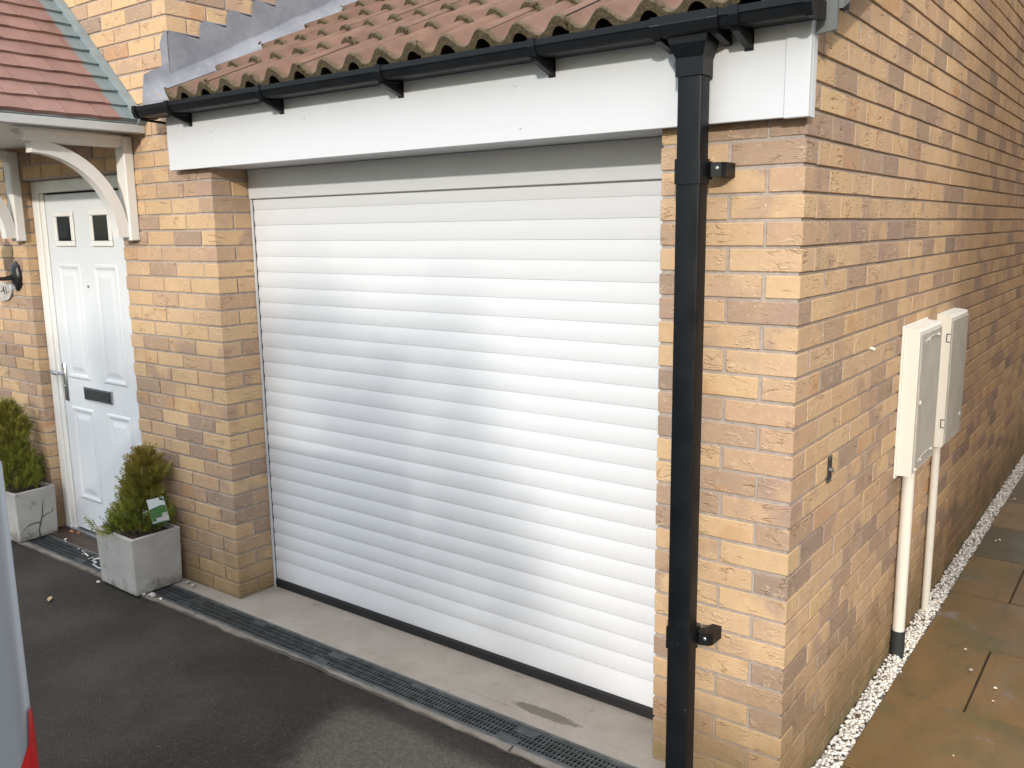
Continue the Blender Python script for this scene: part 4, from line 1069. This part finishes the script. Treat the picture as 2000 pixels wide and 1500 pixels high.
m.lathe([(0.012, 0.0), (0.035, 0.015), (0.048, 0.03), (0.05, 0.04)], (cx_, cy_, lz + 0.02), 6)
m.lathe([(0.082, 0.0), (0.085, 0.008), (0.05, 0.05), (0.018, 0.075), (0.012, 0.10), (0.018, 0.112), (0.004, 0.125)], (cx_, cy_, lz + 0.20), 6)
for k in range(6):
    a = math.pi * 2 * k / 6; m.tube([(cx_ + 0.048 * math.cos(a), cy_ + 0.048 * math.sin(a), lz + 0.058), (cx_ + 0.076 * math.cos(a), cy_ + 0.076 * math.sin(a), lz + 0.203)], 0.004, 6)
m.build('cage', LANT, t, fix=True)
m = MB(); m.lathe([(0.044, 0.0), (0.071, 0.14)], (cx_, cy_, lz + 0.06), 6); m.build('glass', GLASS, t)
m = MB(); m.cbox(lx - 0.028, lx + 0.002, -0.050, -0.020, lz - 0.080, lz - 0.050, 0.004); m.build('sensor', simple('sensor_grey', (0.45, 0.50, 0.52), 0.3, 0.5), t)

t = thing('house_number', 'small pale slate plaque with the house number 41 under the lantern', 'house number', (-4.90, 0, 1.458))
m = MB(); pts = []
for k in range(22):
    a = 2 * math.pi * k / 22; rr = 1 + 0.06 * math.sin(3 * a + 1) + 0.04 * math.sin(5 * a)
    pts.append((-4.885 + 0.105 * rr * math.cos(a), 1.457 + 0.058 * rr * math.sin(a)))
m.prism(pts, 'y', -0.012, -0.0035)
m.build('plaque', simple('pale_slate', (0.40, 0.375, 0.345), 0.7, 0.3, var=0.25, vscale=25), t, fix=True)
INK = simple('number_ink', (0.03, 0.025, 0.02), 0.6, 0.3)
def text(body, size, loc, parent, name, mat_, rot=(R(90), 0, 0)):
    cu = bpy.data.curves.new(name, 'FONT'); cu.body = body; cu.size = size; cu.extrude = 0.0006; cu.align_x = 'CENTER'; cu.align_y = 'CENTER'
    ob = bpy.data.objects.new(name, cu); COL.objects.link(ob)
    dg = bpy.context.evaluated_depsgraph_get(); me = bpy.data.meshes.new_from_object(ob.evaluated_get(dg))
    bpy.data.objects.remove(ob); me.materials.append(mat_)
    o = bpy.data.objects.new(name, me); COL.objects.link(o); o.parent = parent; b = BASE[parent.name]
    o.location = Vector(loc) - b; o.rotation_euler = rot; return o
text('-41-', 0.066, (-4.862, -0.0132, 1.462), t, 'numerals', INK)

# ------------------------------------------------------------------ litter near the drain
def stone(u, v, r, lab, mat_=PEB, group='stones beside the drain'):
    p = hit_z(u, v, 0.0); m = MB()
    m.blob((p.x, p.y, r * 0.6), r, rnd.random() * 0.5, 0, (1.3, 1.0, 0.7)); o = m.build('stone', mat_, loc=(p.x, p.y, 0)); tag(o, lab, 'stone', group)
GST = simple('grey_stone', (0.34, 0.32, 0.29), 0.85, 0.2, var=0.3, vscale=60); ORS = simple('brick_crumb', (0.42, 0.17, 0.07), 0.9, 0.1, var=0.3, vscale=60)
stone(298, 1166, 0.020, 'biggest pale grey stone at the front corner of the right planter', GST)
stone(282, 1163, 0.011, 'small stone tucked between planter corner and the big stone', GST)
stone(314, 1171, 0.008, 'little white stone just right of the big planter-corner stone')
stone(377, 1146, 0.014, 'pale stone lying on the drain edge at the foot of the brick pier', GST)
stone(366, 1140, 0.010, 'small stone squeezed between the planter and the brick pier', GST)
stone(192, 1138, 0.010, 'white stone at the left front corner of the right planter')
stone(140, 1040, 0.013, 'left orange brick crumb on the door step', ORS, 'brick crumbs on the door step')
stone(154, 1043, 0.013, 'right orange brick crumb on the door step', ORS, 'brick crumbs on the door step')
for i in range(17):
    q_ = rnd.uniform(0, 13); u = 125 + q_ * 5.4; v = 1043 + q_ * 3.9
    stone(u + rnd.uniform(-3, 3), v + rnd.uniform(-2.5, 2.5) + 10, rnd.uniform(0.0035, 0.008), 'one of the pale grit stones in a row along the door step', PEB, 'grit row along the door step')
m = MB(); c0 = hit_z(190, 1108, 0.02)
m.tube([(c0.x + 0.05, c0.y + 0.02, 0.012), (c0.x + 0.01, c0.y, 0.02), (c0.x - 0.022, c0.y - 0.01, 0.035), (c0.x - 0.02, c0.y - 0.005, 0.062), (c0.x + 0.012, c0.y + 0.005, 0.072), (c0.x + 0.06, c0.y + 0.02, 0.066)], 0.004, 10)
tag(m.build('cable_loop', UPVC, loc=(c0.x, c0.y, 0), smooth=50), 'white plastic loop sticking out from behind the right planter', 'cable loop')
p = hit_z(97, 1172, -0.004); m = MB(); pts = [(-0.034, 0), (-0.015, 0.011), (0.012, 0.012), (0.036, 0.002), (0.012, -0.010), (-0.016, -0.009)]
a = R(-35); m.add([(p.x + q[0] * math.cos(a) - q[1] * math.sin(a), p.y + q[0] * math.sin(a) + q[1] * math.cos(a), 0.001 + h + abs(q[1]) * 0.4) for h in (0, 0.001) for q in pts], [tuple(range(6))[::-1], tuple(range(6, 12))] + [(i, (i + 1) % 6, 6 + (i + 1) % 6, 6 + i) for i in range(6)])
tag(m.build('leaf', simple('dry_leaf', (0.34, 0.27, 0.15), 0.8, 0.2, var=0.2, vscale=60), loc=(p.x, p.y, 0), fix=True), 'dry tan leaf lying on the dark driveway', 'leaf')

# ------------------------------------------------------------------ silver van at the left edge (only its rear corner is in the frame)
van = thing('silver_car', 'silver-blue estate car on the driveway, only its rear corner with red light showing', 'car', (-1.65, -4.0, 0))
VAN = Mat('silver_paint', 0.3, 0.5, 0.35).set(Base_Color=(0.33, 0.37, 0.42)).m
VBLK = simple('van_trim', (0.02, 0.02, 0.022), 0.6, 0.3)
REDL = Mat('red_lens', 0.12, 0.6).set(Base_Color=(0.42, 0.012, 0.015)).m
bm = bmesh.new()
pr_ = [(-1.83, 0.36), (-1.83, 1.40), (-1.87, 1.47), (-2.35, 1.54), (-4.1, 1.52), (-5.05, 1.02), (-5.95, 0.94), (-6.2, 0.80), (-6.22, 0.34), (-5.75, 0.30), (-5.7, 0.55), (-5.4, 0.66), (-5.1, 0.55), (-5.05, 0.30), (-3.0, 0.30), (-2.95, 0.55), (-2.65, 0.66), (-2.35, 0.55), (-2.3, 0.32)]
vx0, vx1 = -2.55, -0.75
va = [bm.verts.new((vx1, p[0], p[1])) for p in pr_]; vb = [bm.verts.new((vx0, p[0], p[1])) for p in pr_]
bm.faces.new(va); bm.faces.new(vb[::-1]); nq = len(pr_)
for i in range(nq): bm.faces.new((va[(i + 1) % nq], va[i], vb[i], vb[(i + 1) % nq]))
bmesh.ops.recalc_face_normals(bm, faces=bm.faces)
ed = [e for e in bm.edges if (abs(e.verts[0].co.x - e.verts[1].co.x) < 1e-5) and min(e.verts[0].co.z, e.verts[1].co.z) > 0.3]
bmesh.ops.bevel(bm, geom=ed, offset=0.045, segments=5, affect='EDGES', profile=0.5)
for v_ in bm.verts: v_.co -= BASE[van.name]
me = bpy.data.meshes.new('body'); bm.to_mesh(me); bm.free(); me.materials.append(VAN)
me.polygons.foreach_set('use_smooth', [True] * len(me.polygons)); me.set_sharp_from_angle(angle=R(35))
o = bpy.data.objects.new('body', me); COL.objects.link(o); o.parent = van; BASE[o.name] = BASE[van.name]; vbody = o
for sx in (0, 1):
    sgn = 1 if sx else -1; X = vx1 if sx else vx0
    m = MB(); rr = 0.046; cxx, cyy = X - sgn * 0.045, -1.875
    zs = [0.52, 0.60, 0.70, 0.80, 0.88, 0.94]
    V = []; na = 8
    for z in zs:
        t_ = (0.945 - z) / 0.42
        back = 0.10 * t_ + 0.0005; a_end = math.pi / 2
        P_ = [(X + sgn * 0.0025, cyy - back * 0.55 - 0.0)] 
        for k in range(na + 1):
            a = math.pi / 2 * k / na * min(1, 0.25 + 1.5 * t_) ; a0 = math.pi / 2 * (1 - min(1, 0.25 + 1.5 * t_)) * 0.55
            P_.append((cxx + sgn * (rr + 0.002) * math.cos(a + a0), cyy + (rr + 0.002) * math.sin(a + a0)))
        if t_ < 0.25: P_[0] = P_[1]
        V += [(q[0], q[1], z) for q in P_]
    k2 = na + 2; m.add(V, [(i * k2 + j, i * k2 + j + 1, (i + 1) * k2 + j + 1, (i + 1) * k2 + j) for i in range(len(zs) - 1) for j in range(k2 - 1)])
    m.build('tail_light', REDL, van, smooth=50)
    m = MB(); m.prism([(-2.15, 1.02), (-3.2, 1.0), (-3.2, 1.42), (-2.35, 1.42)], 'x', X + sgn * 0.001, X + sgn * 0.004); m.prism([(-3.26, 1.0), (-4.72, 0.98), (-4.1, 1.41), (-3.26, 1.42)], 'x', X + sgn * 0.001, X + sgn * 0.004); m.build('side_window', GLASS, van, fix=True)
    for yy in (-2.65, -5.4):
        m = MB(); m.lathe([(0.20, -0.10), (0.30, -0.10), (0.32, -0.06), (0.32, 0.06), (0.30, 0.10), (0.20, 0.10)], (X - sgn * 0.11, yy, 0.315), 28, 'x'); w_ = m.build('wheel', VBLK, van, smooth=40, fix=True)
        m = MB(); m.lathe([(0.03, 0.0), (0.10, 0.012), (0.19, 0.0), (0.2, -0.05)] if sx else [(0.2, 0.05), (0.19, 0.0), (0.10, -0.012), (0.03, 0.0)], (X - sgn * 0.018, yy, 0.315), 20, 'x'); m.build('rim', STEEL, w_, smooth=40, fix=True)
    m = MB(); m.cbox(X - sgn * 0.36 - 0.16, X - sgn * 0.36 + 0.16, -6.225, -6.19, 0.70, 0.86, 0.02); m.build('headlight', GLASS, van)
m = MB(); m.prism([(-1.8265, 1.0), (-1.8265, 1.36), (-1.8295, 1.36), (-1.8295, 1.0)], 'x', vx0 + 0.16, vx1 - 0.16); m.build('rear_window', GLASS, van, fix=True)
m = MB(); m.prism([(-5.03, 1.04), (-4.13, 1.514), (-4.12, 1.524), (-5.02, 1.05)], 'x', vx0 + 0.14, vx1 - 0.14); m.build('windscreen', GLASS, van, fix=True)
for y_ in (-1.815, -6.225):
    m = MB(); m.cbox(vx0 + 0.03, vx1 - 0.03, y_ - 0.045, y_ + 0.045, 0.29, 0.49, 0.03); m.build('bumper', VBLK, van)

van.location.y += 0.018
# ------------------------------------------------------------------ houses and a tree across the road (they shade the drive)
def across(n, L): return Vector((0.9, 0.433, 0)) * n + Vector((0.433, -0.9, 0)) * L
ang = math.atan2(0.433, 0.9)
FB = Mat('far_brick', 0.9, 0.15)
_b = FB.t.nodes.new('ShaderNodeTexBrick'); FB.put(_b.inputs['Vector'], FB.map((1, 1, 1), (R(90), 0, 0))); _b.inputs['Scale'].default_value = 4.4
_b.inputs['Color1'].default_value = (0.50, 0.33, 0.18, 1); _b.inputs['Color2'].default_value = (0.36, 0.24, 0.15, 1); _b.inputs['Mortar'].default_value = (0.36, 0.31, 0.27, 1)
FB.set(Base_Color=_b.outputs[0]); FB = FB.m
def far_house(n0, n1, L0, L1, eave, ridge, label):
    c = across((n0 + n1) / 2, (L0 + L1) / 2)
    t = thing('neighbour_house', label, 'house', (0, 0, 0)); w = (n1 - n0) / 2; d = (L1 - L0) / 2
    m = MB(); m.prism([(-d, -0.1), (d, -0.1), (d, eave), (0, ridge - 0.12), (-d, eave)], 'x', -w, w); m.build('wall', FB, t, fix=True)
    m = MB(); m.prism([(-d - 0.25, eave - 0.1), (0, ridge - 0.1), (d + 0.25, eave - 0.1), (d + 0.25, eave), (0, ridge), (-d - 0.25, eave)], 'x', -w - 0.05, w + 0.05); m.build('roof', TILE, t, fix=True)
    for i, x in enumerate((-w * 0.55, w * 0.45)):
        for z in (0.9, 3.3):
            if z + 1.2 > eave: continue
            m = MB(); m.box(x - 0.6, x + 0.6, d + 0.002, d + 0.05, z, z + 1.2); f_ = m.build('window', UPVC, t)
            m = MB(); m.box(x - 0.53, x - 0.02, d + 0.0505, d + 0.055, z + 0.07, z + 1.13); m.box(x + 0.02, x + 0.53, d + 0.0505, d + 0.055, z + 0.07, z + 1.13); m.build('pane', GLASS, f_)
    m = MB(); m.box(-0.35, 0.5, d + 0.002, d + 0.05, -0.1, 2.0); m.build('door', DOORW, t)
    t.location = c; t.rotation_euler = (0, 0, ang)
    return t
far_house(0.98, 9.5, 13.5, 21.0, 6.2, 9.6, 'taller brick house across the road, next along from the first')
far_house(-14.0, -4.0, 22.0, 29.0, 4.9, 6.6, 'two storey brick house behind the tall hedge across the road')
t = far_house(0, 7, 0, 8.4, 5.0, 7.6, 'brick house on the other side of the paved side path'); t.location = (6.1, 4.9, 0); t.rotation_euler = (0, 0, 0)
rt_ = random.Random(5)
def leafy(mm, p, out):
    d = (out + Vector((rt_.uniform(-0.5, 0.5), rt_.uniform(-0.5, 0.5), rt_.uniform(-0.6, 0.5)))).normalized(); s_ = d.cross(Vector((rt_.uniform(-1, 1), rt_.uniform(-1, 1), 1))).normalized(); l = rt_.uniform(0.12, 0.26)
    mm.add([p - s_ * 0.05, p + d * l * 0.5 + s_ * 0.06, p + d * l, p + d * l * 0.5 - s_ * 0.06], [(0, 1, 2, 3)], 0, rt_.random(), [0, 0, 0.1, 0])
t = thing('hedge', 'long tall evergreen hedge across the road', 'hedge', across(-6.0, 14.6))
m = MB(); en, ea = Vector((0.9, 0.433, 0)), Vector((0.433, -0.9, 0))
for i in range(17):
    q = across(-11.0 + i * 0.58, 14.6); m.tube([(q.x, q.y, -0.15), (q.x, q.y, 5.4)], [0.06, 0.015], 6)
m.build('stems', BARK, t); t.children[0]['kind'] = 'stuff'
m = MB()
for i in range(17000):
    n_ = rt_.uniform(-11.3, -1.6); top = 6.22 + 0.10 * math.sin(n_ * 2.3) + 0.08 * math.sin(n_ * 5.1)
    z = top * rt_.random() ** 0.85
    leafy(m, across(n_, 14.6 + rt_.choice((-1, 1)) * 0.55 * rt_.random() ** 0.5) + Vector((0, 0, z)), ea * rt_.uniform(-1, 1) + en * rt_.uniform(-1, 1))
m.build('foliage', LEAF, t)
t = thing('conifer_tree', 'tall dark conifer at the end of the hedge across the road', 'tree', across(-1.38, 14.0))
c = across(-1.38, 14.0); Ht = 6.2
m = MB(); m.tube([(c.x, c.y, -0.15), (c.x, c.y, Ht * 0.9)], [0.14, 0.02], 8); m.build('trunk', BARK, t)
m = MB()
for i in range(5200):
    u = 1 - math.sqrt(rt_.random()) * 0.999; z = Ht * (0.06 + 0.94 * u)
    env = (Ht - z) * 0.40 + 0.03; a = rt_.uniform(0, 6.283)
    env *= 0.86 + 0.2 * math.sin(a * 3 + z * 2.1) * math.sin(z * 3.7 + a)
    r_ = env * math.sqrt(rt_.random()); leafy(m, Vector((c.x + r_ * math.cos(a), c.y + r_ * math.sin(a), z)), Vector((math.cos(a), math.sin(a), 0)))
m.build('crown', LEAF, t)
